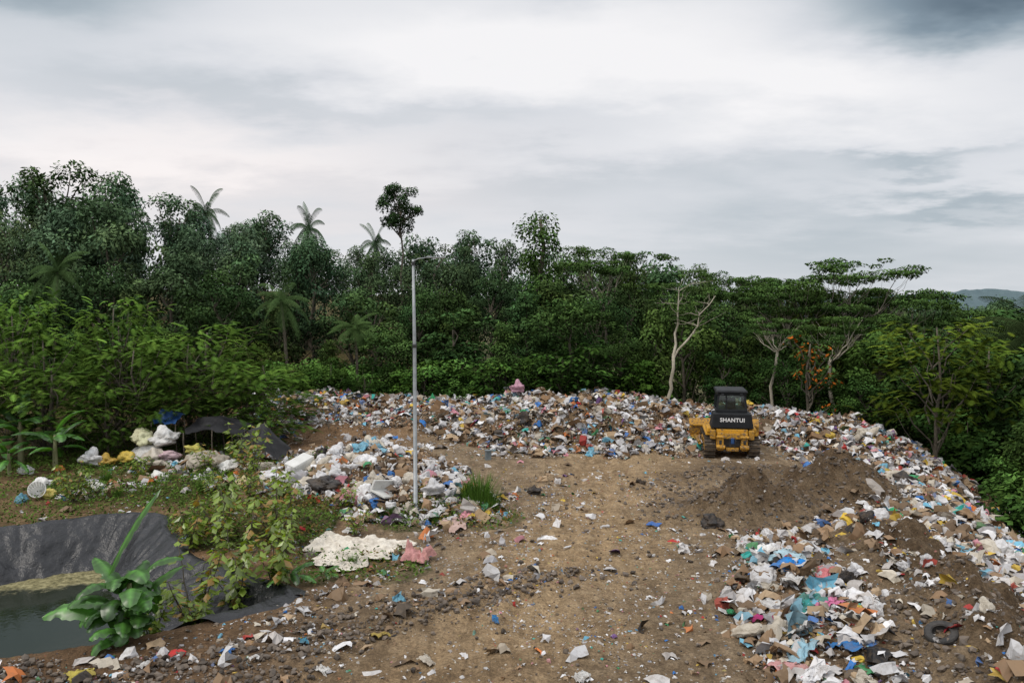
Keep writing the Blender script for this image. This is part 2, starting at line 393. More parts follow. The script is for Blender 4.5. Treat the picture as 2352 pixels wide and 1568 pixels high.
wr = np.abs(vnoise(ang*11+.9*vnoise(LX*.8,LY*.8,2), sd*.5, 3)-.5)*0.45+np.abs(vnoise(ang*28, sd*1.3, 5)-.5)*0.22+np.abs(fbm(LX, LY, .9, 4, 9))*.32
edge_w = .30+.35*fbm(LX,LY,.6,3,12)
LZ = H(LX, LY)+np.clip((sd+edge_w)*0.5, -0.08, 0.06)+np.clip(sd+.3, 0, 1)*(wr)
nearbank = (LY < 18.4) & (LX < -7.0) | (LY < 17)
keep = (sd[:-1,:-1] > -0.95) & (sd[:-1,:-1] < 2.6) & ~nearbank[:-1,:-1]
li = np.arange(LX.size).reshape(LX.shape)
LF = np.stack([li[:-1,:-1], li[:-1,1:], li[1:,1:], li[1:,:-1]], -1)[keep]
used, inv = np.unique(LF, return_inverse=True)
LV = np.stack([LX.ravel(), LY.ravel(), LZ.ravel()], -1)[used]
lm = simple_mat('black_liner', (0.008,0.009,0.011), (0.018,0.019,0.022), 1.2, 0.33, bscale=3, bst=.8, bd=.12, stain=((0.05,0.04,0.03), 0.66), spec=.5)
add_obj('pond_liner', make_mesh('pond_liner', LV, [inv.reshape(-1, 4)], lm, smooth=True), label='wrinkled black plastic liner draped over the pond bank', category='pond liner')

# ------------------------------------------------------------------ litter (stuff)
PAL = [('white',(0.74,0.74,0.75),42),('cream',(0.58,0.53,0.44),12),('grey',(0.40,0.40,0.42),8),('brown cardboard',(0.29,0.18,0.10),11),('tan',(0.43,0.31,0.19),6.5),
       ('blue',(0.02,0.17,0.50),3.3),('light blue',(0.17,0.46,0.62),3),('yellow',(0.68,0.47,0.06),2.8),('orange',(0.65,0.19,0.04),1.5),('red',(0.46,0.03,0.03),2),
       ('pink',(0.66,0.28,0.34),2.7),('green',(0.02,0.26,0.10),1.5),('teal',(0.04,0.38,0.33),1.5),('black',(0.02,0.02,0.022),4.5),('purple',(0.2,0.1,0.28),.8)]
PC = np.array([p[1] for p in PAL]); PW = np.array([p[2] for p in PAL]); PW = PW/PW.sum()
G4 = np.stack(np.meshgrid(np.linspace(-.5,.5,4), np.linspace(-.5,.5,4)), -1).reshape(-1, 2)
TEMPL = []
for k in range(40):
    w = R.uniform(.45, 1.0); xy = G4*np.array([1, w])+R.normal(0, .08, (16, 2)); r2 = (G4**2).sum(1)*4
    z = (1-r2)*R.uniform(.05, .38)+R.normal(0, R.uniform(.04,.13), 16)
    if k % 3 == 0: z = np.abs(xy[:,0])*-R.uniform(.3,.9)+R.normal(0,.05,16)
    TEMPL.append(np.column_stack([xy, z]))
TEMPL = np.array(TEMPL)
i4 = np.arange(16).reshape(4, 4); F4 = np.stack([i4[:-1,:-1], i4[:-1,1:], i4[1:,1:], i4[1:,:-1]], -1).reshape(-1, 4)
def rotmats(n, tilt):
    a = R.uniform(0, 2*np.pi, n); t = np.abs(R.normal(0, tilt, n)); b_ = R.uniform(0, 2*np.pi, n)
    cz, sz = np.cos(a), np.sin(a); Rz = np.zeros((n,3,3)); Rz[:,0,0]=cz; Rz[:,0,1]=-sz; Rz[:,1,0]=sz; Rz[:,1,1]=cz; Rz[:,2,2]=1
    k = np.stack([np.cos(b_), np.sin(b_), 0*b_], -1); K = np.zeros((n,3,3)); K[:,0,2]=k[:,1]; K[:,1,2]=-k[:,0]; K[:,2,0]=-k[:,1]; K[:,2,1]=k[:,0]
    Rt = np.eye(3)+np.sin(t)[:,None,None]*K+(1-np.cos(t))[:,None,None]*(K@K)
    return Rt@Rz
def sample(n, dfun, x0, x1, y0, y1, power=1.0):
    xs, ys = [], []; c = 0
    while c < n:
        x = R.uniform(x0, x1, 40000); y = R.uniform(y0, y1, 40000)
        k = R.uniform(0, 1, 40000) < dfun(x, y)**power
        xs.append(x[k]); ys.append(y[k]); c += k.sum()
    return np.concatenate(xs)[:n], np.concatenate(ys)[:n]
def scatter(n, dfun, box, smin, smax, tilt, power=1.0, lift=.0, dark=1.0, ex=1.6):
    x, y = sample(n, dfun, *box, power)
    s = smin*(smax/smin)**(R.uniform(0, 1, n)**ex); z = H(x, y)+lift*s+R.uniform(-.02, .18, n)*np.clip(s*3,0,1)*np.clip(litter_density(x,y)*1.5-.4,0,1)
    T = TEMPL[R.integers(0, len(TEMPL), n)]*s[:,None,None]*np.stack([R.uniform(.6,1.4,n),np.ones(n),np.ones(n)],-1)[:,None,:]; M = rotmats(n, tilt)
    V = np.einsum('nij,nkj->nki', M, T)+np.stack([x, y, z], -1)[:,None,:]
    cl = vnoise(x*.45, y*.45, 90)[:,None]
    c = PC[R.choice(len(PC), n, p=PW)]*R.uniform(.6, 1.1, (n,1))*dark
    dirt = R.uniform(0,1,(n,1))**2*.55; c = c*(1-dirt)+np.array([.22,.16,.10])*dirt
    br = (R.uniform(0,1,(n,1)) < np.clip((cl-.5)*1.7,0,.6)); c = np.where(br, np.array([.23,.15,.085])*R.uniform(.4,1.4,(n,1)), c)
    col = np.repeat(c, 16, 0)
    FF = (F4[None]+np.arange(n)[:,None,None]*16).reshape(-1, 4)
    return V.reshape(-1, 3), FF, col
parts = [scatter(33000, litter_density, (-18,25,12.5,54), .10, .56, .75, 1.6, .15, 1, 1.8),
         scatter(23000, litter_density, (-18,25,13,50), .04, .13, .5, .7, .1),
         scatter(15000, lambda x,y: np.where(pond_sd(x,y)>-.2,0,1)*(.12+.9*np.clip(vnoise(x*.8,y*.8,8)*2-.7,0,1)), (-12,12,13.3,34), .025, .09, .3, 1, .1, .85)]
off = 0; Vs=[]; Fs=[]; Cs=[]
for V_, F_, C_ in parts: Vs.append(V_); Fs.append(F_+off); Cs.append(C_); off += len(V_)
add_obj('litter', make_mesh('litter', np.concatenate(Vs), [np.concatenate(Fs)], LITTER, np.concatenate(Cs)), kind='stuff', label='loose paper, plastic scraps and wrappers covering the dump', category='litter')

# ---- gravel
ico = bmesh.new(); bmesh.ops.create_icosphere(ico, subdivisions=1, radius=1); ico.verts.index_update()
IV = np.array([v.co[:] for v in ico.verts]); IF = np.array([[v.index for v in f.verts] for f in ico.faces]); ico.free()
def gdens(x, y):
    d = .02+.0*x
    d = np.maximum(d, .9*np.exp(-((x+7.0-(y-16)*1.4)/1.5)**2)*(y < 22))
    d = np.maximum(d, (x < -4)*(y < 16.5)*.6)
    d = np.maximum(d, .7*(x > 7.8)*(y < 19))
    d = np.maximum(d, .9*soilm(x,y))
    return np.where(pond_sd(x, y) > -.15, 0, d)
n = 15000; x, y = sample(n, gdens, -13, 16, 13.4, 34); s = .015+.09*R.uniform(0,1,n)**4
T = IV[None]*(1+R.normal(0,.22,(n,12,1)))*s[:,None,None]*np.array([1,.8,.6])
V = np.einsum('nij,nkj->nki', rotmats(n, .5), T)+np.stack([x,y,H(x,y)+s*.35+.01],-1)[:,None,:]
gc = (np.array([.105,.085,.068])*R.uniform(.4,1.7,(n,1)))
add_obj('gravel', make_mesh('gravel', V.reshape(-1,3), [(IF[None]+np.arange(n)[:,None,None]*12).reshape(-1,3)], LITTER, np.repeat(gc,12,0)), kind='stuff', label='dark stones scattered over the soil', category='gravel')

# ------------------------------------------------------------------ foliage builders
def leaf_quads(C, Nn, size, aspect=.5, tdir=None, fold=0.12):
    n = len(C); Nn = Nn/(np.linalg.norm(Nn, axis=1)[:,None]+1e-9)
    t = R.normal(0, 1, (n,3)) if tdir is None else tdir
    t = t-(t*Nn).sum(1)[:,None]*Nn; t /= np.linalg.norm(t, axis=1)[:,None]+1e-9
    b_ = np.cross(Nn, t); s = size[:,None]
    V = np.stack([C-t*s*.5, C+b_*s*aspect*.5-Nn*s*fold, C+t*s*.5-Nn*s*fold, C-b_*s*aspect*.5-Nn*s*fold], 1)
    return V.reshape(-1, 3)
def quadsF(n): return np.arange(n*4).reshape(-1, 4)
BASEG = np.array([.056,.112,.033])
def cluster_crown(name, centers, radii, per, leaf, flat=.75, upb=.6, hue=.35, base=BASEG, inner=.35, aspect=.5, mat=None):
    Vs=[]; Cs=[]
    zmin = min(c[2] for c in centers); zmax = max(c[2] for c in centers)+.01
    for c, r in zip(centers, radii):
        n = int(per*(r**1.7)); d = R.normal(0,1,(n,3)); d[:,2] = d[:,2]*.8+.25; d /= np.linalg.norm(d,axis=1)[:,None]
        rad = r*(1-inner*R.uniform(0,1,n)**2)*(1+.15*np.sin(d[:,0]*5+d[:,1]*4)); P = c+d*rad[:,None]*np.array([1,1,flat])
        nn = d*(1-upb)+np.array([0,0,1])*upb+R.normal(0,.35,(n,3))
        out = d*np.array([1,1,.2])+np.array([0,0,-.3])+R.normal(0,.5,(n,3))
        Vs.append(leaf_quads(P, nn, leaf*R.uniform(.6,1.3,n), aspect, out))
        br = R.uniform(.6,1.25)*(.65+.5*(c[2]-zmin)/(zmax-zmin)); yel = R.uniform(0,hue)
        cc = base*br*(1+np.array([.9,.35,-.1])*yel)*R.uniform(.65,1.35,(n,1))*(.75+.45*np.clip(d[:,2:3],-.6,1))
        Cs.append(np.repeat(cc,4,0))
    V = np.concatenate(Vs)
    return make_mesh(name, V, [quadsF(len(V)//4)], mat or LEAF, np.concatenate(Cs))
def limb(g, a, b_, r0, r1, n=5, wob=.12, sides=6):
    a=np.array(a,float); b_=np.array(b_,float); L=np.linalg.norm(b_-a)
    t=np.linspace(0,1,n)[:,None]; P=a+(b_-a)*t; P[1:-1]+=R.normal(0,wob*L/ n,(n-2,3)); g.tube(P, np.linspace(r0,r1,n), sides); return P
def build_broad(k, Rr, zlo, nC, rc, leaf, per, shape='round'):
    g = Geo(); P = limb(g, (0,0,-1.5), (R.normal(0,.3),R.normal(0,.3),8.1), .24, .05, 8, .25, 8)
    cs=[]; rs=[]
    for i in range(nC):
        z = R.uniform(0,1)**.8; zz = zlo+(9.3-zlo)*z
        if shape=='round': w = math.sin(math.pi*min(1,(z*.8+.18)))**.6
        elif shape=='cone': w = (1-z)*.9+.15
        elif shape=='tall': w = .5+.25*math.sin(z*9)+.1
        else: w = .95
        a = R.uniform(0,2*math.pi); rr = Rr*w*math.sqrt(R.uniform(.25,1))*(1+.25*math.sin(a*2+k))
        c = np.array([math.cos(a)*rr, math.sin(a)*rr, zz+R.normal(0,.2)]); cs.append(c); rs.append(R.uniform(*rc))
        if i%2==0:
            zs = max(.8, zz-rr*.7); j = min(len(P)-2, int((zs+1.5)/9.6*7)); limb(g, P[j], c, .07, .02, 4, .2, 5)
    return g.mesh('trunk', BARK, True), cluster_crown('crown', cs, rs, per, leaf)
broad=[]
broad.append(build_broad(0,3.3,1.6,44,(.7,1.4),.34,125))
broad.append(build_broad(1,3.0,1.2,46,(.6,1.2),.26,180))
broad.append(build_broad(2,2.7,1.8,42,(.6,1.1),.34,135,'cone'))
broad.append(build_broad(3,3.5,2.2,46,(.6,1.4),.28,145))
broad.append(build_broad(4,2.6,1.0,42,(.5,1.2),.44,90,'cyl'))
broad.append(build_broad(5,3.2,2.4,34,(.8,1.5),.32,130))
tall = [build_broad(6,2.2,3.0,44,(.55,1.05),.26,190,'tall'), build_broad(7,2.3,3.6,38,(.6,1.1),.28,170,'tall')]
g=Geo(); limb(g,(0,0,-1.5),(0,0,9.4),.28,.1,8,.1,8)
cs=[np.array([R.normal(0,.45),R.normal(0,.45),z]) for z in np.linspace(1,9.2,36)]
vine=(g.mesh('trunk',BARK,True), cluster_crown('crown',cs,[R.uniform(.7,1.1) for _ in cs],190,.24))
def build_shrub(leaf, base, per=120, Rr=1.9, aspect=.5, n=22):
    g=Geo(); cs=[]; rs=[]
    for i in range(n):
        a=R.uniform(0,2*math.pi); z=R.uniform(.3,3.5); rr=Rr*math.sqrt(R.uniform(0,1))*(1-.45*z/3.6)
        c=np.array([math.cos(a)*rr,math.sin(a)*rr,z]); cs.append(c); rs.append(R.uniform(.4,.85))
        if i%2==0: limb(g,(R.normal(0,.1),R.normal(0,.1),-.8),c,.05,.015,4,.2,5)
    return g.mesh('stem',BARK,True), cluster_crown('foliage',cs,rs,per*1.6,leaf,base=base,aspect=aspect)
shrub=[build_shrub(.26,BASEG*1.05),build_shrub(.34,BASEG*1.25,80),build_shrub(.22,BASEG,150),build_shrub(.4,BASEG*np.array([1.1,1.1,.9]),60,aspect=.8)]
def build_umbrella(nl=9, spread=3.4, bark=None, layers=1.6, dens=300, fork=.55, leafb=1.25, tr=.15):
    g=Geo(); fk=np.array([R.normal(0,.2),R.normal(0,.2),10*fork]); limb(g,(0,0,-2.5),fk,tr,tr*.65,7,.12,8)
    cs=[]; rs=[]
    for i in range(nl):
        a=2*math.pi*i/nl+R.normal(0,.3); rr=spread*math.sqrt(R.uniform(.1,1)); top=np.array([math.cos(a)*rr,math.sin(a)*rr,9.5-layers*R.uniform(0,1)-.12*rr])
        mid=fk+(top-fk)*.55+np.array([0,0,-.3]); limb(g,fk,mid,.06,.035,5,.2,6); limb(g,mid,top,.035,.012,5,.2,5)
        for j in range(8):
            c=top+np.array([R.normal(0,.95),R.normal(0,.95),R.normal(0,.10)]); cs.append(c); rs.append(R.uniform(.35,.8))
            if j%2==0: limb(g,mid,c,.018,.006,4,.25,4)
    return g.mesh('trunk',bark or GREYBARK,True), cluster_crown('crown',cs,rs,dens,.17,flat=.25,upb=.8,base=BASEG*leafb,hue=.3)
umb=[build_umbrella(),build_umbrella(12,4.2),build_umbrella(8,2.8,layers=2.8,fork=.4),build_umbrella(7,2.6,PALEBARK,2.4,fork=.62,tr=.2)]
def frond_quads(base, az, L, el0, droop, n, ll, w, hang=.35):
    t=np.linspace(.06,1,n); el=el0-droop*t; d=np.stack([np.cos(el)*math.cos(az),np.cos(el)*math.sin(az),np.sin(el)],-1)
    P=base+np.cumsum(d,0)*L/n; S=np.array([-math.sin(az),math.cos(az),0])
    prof=np.sin(np.pi*np.clip(t*.9+.08,0,1))**.6; out=[]
    for sg in (-1,1):
        e=P+(S*sg+d*.45+np.array([0,0,-hang]))*(ll*prof)[:,None]+R.normal(0,.02*ll,(n,3)); wd=d*w
        out.append(np.stack([P-wd*.5,P+wd*.5,e+wd*.12,e-wd*.12],1))
    return np.concatenate(out).reshape(-1,3), P
def build_palm(nf=22, L=3.4, h=9.5, lean=1.0):
    g=Geo(); t=np.linspace(0,1,10)[:,None]; top=np.array([lean,0.2,h]); P=np.array([0,0,-1.5])*(1-t)+top*t; P[:,0]-=lean*.6*np.sin(np.pi*t[:,0]); g.tube(P,np.linspace(.2,.12,10),8)
    Vs=[];Cs=[]
    for i in range(nf):
        az=2.4*i+R.normal(0,.2); el=1.35-1.85*(i/nf)+R.normal(0,.1); V,RP=frond_quads(top,az,L*R.uniform(.75,1.1),el,1.0+.7*R.uniform(),34,.58,.07,.7); Vs.append(V)
        br=R.uniform(.6,1.2); c=BASEG*np.array([1.1,.95,.95])*br
        Cs.append(np.repeat(c[None]*R.uniform(.8,1.2,(len(V)//4,1)),4,0))
    V=np.concatenate(Vs); return g.mesh('trunk',BARK,True), make_mesh('crown',V,[quadsF(len(V)//4)],LEAF,np.concatenate(Cs))
palm=[build_palm(),build_palm(18,3.6,9.3,.4)]
def build_feather(h=6, Rr=3.2, nf=420, L=1.1, base=np.array([.078,.158,.028]), ll=.22, lw=.085, zlo=.8, flat=.45):
    g=Geo(); cs=[]
    for i in range(18):
        a=2.4*i+R.normal(0,.3); z=zlo+(h-zlo-.6)*((i+.5)/18)**.8; rr=Rr*math.sin(math.pi*(.22+.68*(z/h)))*R.uniform(.5,1)
        c=np.array([math.cos(a)*rr,math.sin(a)*rr,z]); cs.append(c); limb(g,(R.normal(0,.15),R.normal(0,.15),max(-.5,z-rr-.8)),c,.05,.015,5,.2,5)
    limb(g,(0,0,-.8),(0,0,h-.8),.12,.04,6,.1,7)
    brc=R.uniform(.5,1.35,18)
    Vs=[];Cs=[]
    for i in range(nf):
        k=i%18; c=cs[k]; p=c+R.normal(0,1,3)*np.array([.6,.6,flat*.7]); az=math.atan2(p[1]-c[1]*.3,p[0]-c[0]*.3)+R.normal(0,.8)
        V,_=frond_quads(p,az,L*R.uniform(.6,1.1),R.uniform(-.1,.7),R.uniform(.5,1.1),9,ll,lw,.2); Vs.append(V)
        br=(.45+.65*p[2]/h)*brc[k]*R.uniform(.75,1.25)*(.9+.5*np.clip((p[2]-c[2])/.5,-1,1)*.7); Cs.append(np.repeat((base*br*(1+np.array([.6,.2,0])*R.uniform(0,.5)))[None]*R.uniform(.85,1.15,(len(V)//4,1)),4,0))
    V=np.concatenate(Vs); return g.mesh('trunk',BARK,True), make_mesh('crown',V,[quadsF(len(V)//4)],LEAF,np.concatenate(Cs))
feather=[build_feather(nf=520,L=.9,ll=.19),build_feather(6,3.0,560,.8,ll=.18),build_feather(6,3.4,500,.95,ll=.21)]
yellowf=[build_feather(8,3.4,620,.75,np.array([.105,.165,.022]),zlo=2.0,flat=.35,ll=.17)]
cs=[];g=Geo()
for i in range(16):
    a=R.uniform(0,6.28);z=R.uniform(1,5.4);rr=1.3*R.uniform(.2,1);c=np.array([math.cos(a)*rr,math.sin(a)*rr,z]);cs.append(c);limb(g,(0,0,max(0,z-1.4)),c,.05,.02,4,.2,5)
limb(g,(0,0,-2),(0,0,5),.12,.04,6,.1,7)
crm=cluster_crown('crown',cs,[R.uniform(.35,.7) for _ in cs],110,.3,base=BASEG)
ca=crm.color_attributes['tint']; arr=np.zeros(len(ca.data)*4,np.float32); ca.data.foreach_get('color',arr); arr=arr.reshape(-1,4,4)
k=R.uniform(0,1,len(arr))<.22; arr[k,:,:3]=np.array([.42,.12,.02]); ca.data.foreach_set('color',arr.ravel()); orangef=[(g.mesh('trunk',BARK,True),crm)]

def tree(kind, x, y, top=None, scale=1.0, wid=1.0, protoh=10, color=(1,1,1), name='tree', label='', cat='tree', group=None, names=('trunk','crown'), z0=None):
    z = h1(x,y) if z0 is None else z0
    s = (top-z)/protoh if top is not None else scale
    e = bpy.data.objects.new(name, None); COL.objects.link(e); e.empty_display_size=.5
    e.location=(x,y,z); e.rotation_euler=(0,0,R.uniform(0,6.28)); w=s*wid; e.scale=(w,w,s)
    e['label']=label; e['category']=cat
    if group: e['group']=group
    for nm,me in zip(names,kind):
        o=add_obj(nm,me,e)
        if nm!='trunk' and nm!='stem': o.color=(*color,1)
    return e
prof_u=[-300,0,60,120,200,250,330,410,560,650,780,850,960,1100,1160,1240,1300,1400,1480,1550,1650,1720,1800,1900,2060,2130,2200,2352,2700]
prof_v=[420,425,440,415,437,422,450,462,508,518,555,555,545,525,548,560,560,590,575,595,625,650,660,665,675,690,698,702,700]
def env(x,y):
    u=1176+1829*x/y; return 7.6+(690-np.interp(u,prof_u,prof_v))/1829*y
GR='dense tropical trees around the dump'
cnt=0
for y0,sp,lo,hi in ((56,4.4,4.6,8.0),(61,4.8,6.6,10.4),(67,5.2,8.2,12),(75,5.4,.76,.97),(84,5.4,.84,1.02),(94,5.4,.88,1.06)):
    xm = .665*y0; x=-xm
    while x < xm+2:
        xx=x+R.uniform(-1.5,1.5); yy=y0+R.uniform(-2.4,2.4)
        e=env(xx,yy)
        if y0<70: top=min(R.uniform(lo,hi), e*.92 if e>8 else e)
        else: top=7.6+(e-7.6)*R.uniform(lo,hi) if e>9 else e*R.uniform(.9,1.02)
        if xx>14 and y0<60: top-=1.0
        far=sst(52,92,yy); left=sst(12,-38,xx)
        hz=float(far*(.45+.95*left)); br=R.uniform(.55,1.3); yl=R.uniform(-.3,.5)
        c=(br*(1+yl*.7)*(1-.4*hz)+hz*1.2, br*(1+yl*.2)*(1-.4*hz)+hz*.95, br*(1-yl*.3)*(1-.3*hz)+hz*2.5)  # aerial haze painted into crown colour: paler, bluer with distance and to the left
        k=broad[R.integers(0,6)]
        if y0>80 and R.uniform()<.25: k=tall[R.integers(0,2)]
        z=h1(xx,yy); hh=top-z; wid=min(1.25,max(.75,9.0/hh))*R.uniform(.8,1.15)
        lab='dense green broadleaf tree in the forest' if hz<.45 else 'hazy blue-green broadleaf tree on the forested hill'
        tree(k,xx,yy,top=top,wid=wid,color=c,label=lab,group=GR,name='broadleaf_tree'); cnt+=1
        x+=sp*R.uniform(.75,1.25)
for y0 in (110,140,185):
    for x in np.arange(.44*y0,.70*y0,9):
        xx=x+R.uniform(-2,2); yy=y0+R.uniform(-6,6); hz=.5+y0/250  # hz lifts crown colour to paint in valley haze
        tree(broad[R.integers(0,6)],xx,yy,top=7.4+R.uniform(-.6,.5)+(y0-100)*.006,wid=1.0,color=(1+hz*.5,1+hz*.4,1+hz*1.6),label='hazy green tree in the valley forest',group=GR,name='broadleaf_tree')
for (x,y,top,c,k) in ((23,30,2.5,(1,1,1),0),(25,36,3.6,(.9,.9,.9),1),(21.5,25.5,.2,(1.1,1.2,.9),3),(27,41,5.2,(.8,.85,.9),4),(25,46,5.6,(.8,.85,.8),0),(31,46,6.3,(.7,.75,.8),1),(22.5,48.5,5.6,(.9,.95,.8),5),(29,52,6.8,(.8,.85,.9),3),(35,52,6.9,(.7,.8,.9),4),(24.5,33,2.2,(1.1,1.15,.9),2),(20.5,46.5,3.6,(.9,1,.9),1),(28,33,4.4,(.7,.8,.8),5),(17.5,51,5.0,(.7,.8,.8),3),(14,52.5,4.2,(.6,.7,.7),4)):
    tree(broad[k],x,y,top=top,wid=1.1,color=c,label='dark green broadleaf tree below the rubbish slope',group=GR,name='broadleaf_tree')
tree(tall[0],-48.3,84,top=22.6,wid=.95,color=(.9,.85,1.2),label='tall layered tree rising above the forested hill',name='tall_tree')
tree(tall[1],-43.2,86,top=21.2,wid=.8,color=(1.4,1.3,2.4),label='slender tree standing out of the hill forest',name='tall_tree')  # pale blue tint on back skyline trees is haze put into the colour
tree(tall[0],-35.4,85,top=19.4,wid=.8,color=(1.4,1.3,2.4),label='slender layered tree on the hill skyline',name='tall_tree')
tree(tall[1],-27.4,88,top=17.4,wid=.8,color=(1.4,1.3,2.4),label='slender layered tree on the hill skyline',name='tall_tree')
tree(vine,2.4,68,top=15.4,wid=.85,color=(1.1,1.15,1.1),label='vine-covered column-like tree above the canopy',name='vine_covered_tree')
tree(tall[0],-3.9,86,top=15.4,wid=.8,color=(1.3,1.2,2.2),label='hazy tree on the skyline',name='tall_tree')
g=Geo(); limb(g,(0,0,-1),(.15,0,8.4),.07,.045,9,.1,7); cs=[];rs=[]
for i in range(30):
    z=R.uniform(7.5,9.7); w=1.0*math.sin(math.pi*(.15+.75*(z-7.4)/2.5)); a=R.uniform(0,6.28); c=np.array([.15+math.cos(a)*w*R.uniform(.2,1),math.sin(a)*w,z]); cs.append(c); rs.append(R.uniform(.26,.46)); limb(g,(.15,0,max(7,z-.8)),c,.03,.01,4,.2,4)
thin=(g.mesh('trunk',BARK,True),cluster_crown('crown',cs,rs,1000,.14,base=BASEG*np.array([.8,.85,1.2])))
tree(thin,-11.0,79,top=19.2,wid=.95,label='lone thin tree with a small crown high above the forest',name='thin_tree')
for (x,y,top,w,i) in ((7.9,67,13.7,.75,0),(25.0,59,11.3,.9,1),(20.0,56,10.1,.8,0),(29.0,58,9.3,.75,1),(14.3,69,12.0,.65,2),(18.2,69,11.8,.6,0),(16.4,50,7.4,.8,3),(22.3,58,10.9,.8,1),(20.6,51,7.8,.8,3)):
    tree(umb[i],x,y,top=top,wid=w,color=(1.0,1.0,1.0),label='flat-topped umbrella tree with a slender pale trunk',group='umbrella-crowned trees along the forest edge',name='umbrella_tree')
g=Geo(); A=limb(g,(0,0,-1.5),(.35,0,3.6),.14,.10,8,.14,8); B1=limb(g,(.35,0,3.6),(.7,.2,7.7),.09,.03,7,.15,7); B2=limb(g,(.3,0,3.3),(2.9,-.3,7.4),.08,.025,8,.18,7)
cs=[];rs=[]
for i in range(34):
    b0=(B1,B2)[i%2][R.integers(3,7)]; c=b0+R.normal(0,1,3)*np.array([.9,.9,.3])+np.array([0,0,.5]); limb(g,b0,c,.018,.006,5,.25,4)
    cs.append(c+np.array([0,0,.1])); rs.append(R.uniform(.3,.55))
fork=(g.mesh('trunk',PALEBARK,True),cluster_crown('crown',cs,rs,230,.15,flat=.3,base=BASEG*1.2))
e=tree(fork,9.9,50.5,scale=1.0,label='pale forked tree with sparse leaves behind the rubbish',name='forked_tree',z0=.5); e.rotation_euler=(0,0,0)
e=tree(yellowf[0],21.6,40.5,top=7.0,wid=1.0,protoh=8,label='yellow-green feathery tree beyond the rubbish slope',name='feathery_tree')
e=tree(yellowf[0],25.8,43,top=6.0,wid=.9,protoh=8,color=(.8,.9,1),label='yellow-green feathery tree beyond the rubbish slope',name='feathery_tree')
tree(orangef[0],17.6,46.9,top=6.0,wid=1.1,protoh=6,label='small tree with orange dying leaves at the forest edge',name='orange_leaved_tree')
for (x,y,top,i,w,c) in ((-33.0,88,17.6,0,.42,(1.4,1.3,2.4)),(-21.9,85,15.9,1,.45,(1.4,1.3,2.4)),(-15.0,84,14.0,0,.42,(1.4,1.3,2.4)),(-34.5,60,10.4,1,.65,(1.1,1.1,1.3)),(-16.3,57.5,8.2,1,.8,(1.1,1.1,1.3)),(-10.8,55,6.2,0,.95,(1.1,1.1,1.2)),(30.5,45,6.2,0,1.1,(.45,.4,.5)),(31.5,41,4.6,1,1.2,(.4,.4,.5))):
    tree(palm[i],x,y,top=top-.4,wid=w*1.15,color=c,label='coconut palm with drooping fronds among the trees',group='coconut palms in the forest',name='coconut_palm',cat='palm tree',protoh=9.6)  # the far skyline palms carry painted haze in their bluish colour
for i in range(44):
    x=-17+i*.65+R.uniform(-.4,.4); y=R.uniform(53.8,56.5)
    if x>8: y=R.uniform(52.5,55)
    tree(shrub[R.integers(0,4)],x,y,top=R.uniform(1.6,3.8)+h1(x,y)*.6,protoh=4,wid=R.uniform(1.1,1.5),color=tuple(np.array([1.15,1.25,1.0])*R.uniform(.6,1.3)),label='leafy green shrub at the forest edge',group='shrubs at the forest edge',name='shrub',cat='bush',names=('stem','foliage'))
for (x,y,t,k) in ((-1.3,53.6,3.9,1),(3.4,53.9,4.2,0),(5.3,54.4,5.0,1),(-10,53.8,2.8,3),(-13,53.4,2.6,3),(-6,53.8,3.2,1)):
    tree(feather[k%3],x,y,top=t,protoh=6,wid=1.15,color=(.85,1.0,1.2),label='bright green feathery shrub at the forest edge',group='shrubs at the forest edge',name='shrub',cat='bush')
for i in range(16):
    y=R.uniform(20,44); x=float(xe(y))+R.uniform(4.2,6.5)
    tree(shrub[R.integers(0,4)],x,y,scale=R.uniform(.7,1.1),wid=1.2,color=tuple(np.array([1.1,1.2,1.0])*R.uniform(.8,1.3)),label='leafy green shrub below the rubbish slope',group='shrubs below the rubbish slope',name='shrub',cat='bush',names=('stem','foliage'))
for (x,y,t) in ((-27,43,7.8),(-24.2,41,6.4),(-21.5,43.5,7.2),(-19.4,40.8,5.9),(-17.3,42.5,6.2),(-15.6,41.6,4.6),(-14.2,42.5,4.2),(-13.4,41,2.9),(-22.5,38.8,4.6),(-19.8,38.6,3.6),(-25.5,37.5,4.6),(-16.8,40.2,3.2),(-23.5,47,8.2),(-18,47,6.6),(-29,47,8.4),(-14.6,46.5,4.4)):
    tree(feather[R.integers(0,3)],x,y,top=t,protoh=6,wid=R.uniform(.75,1.0)*min(1.3,6/t),color=tuple(np.array([1,1,1])*R.uniform(.65,1.25)),label='bright green feathery-leaved tree beside the clearing',group='feathery trees beside the clearing',name='feathery_tree')

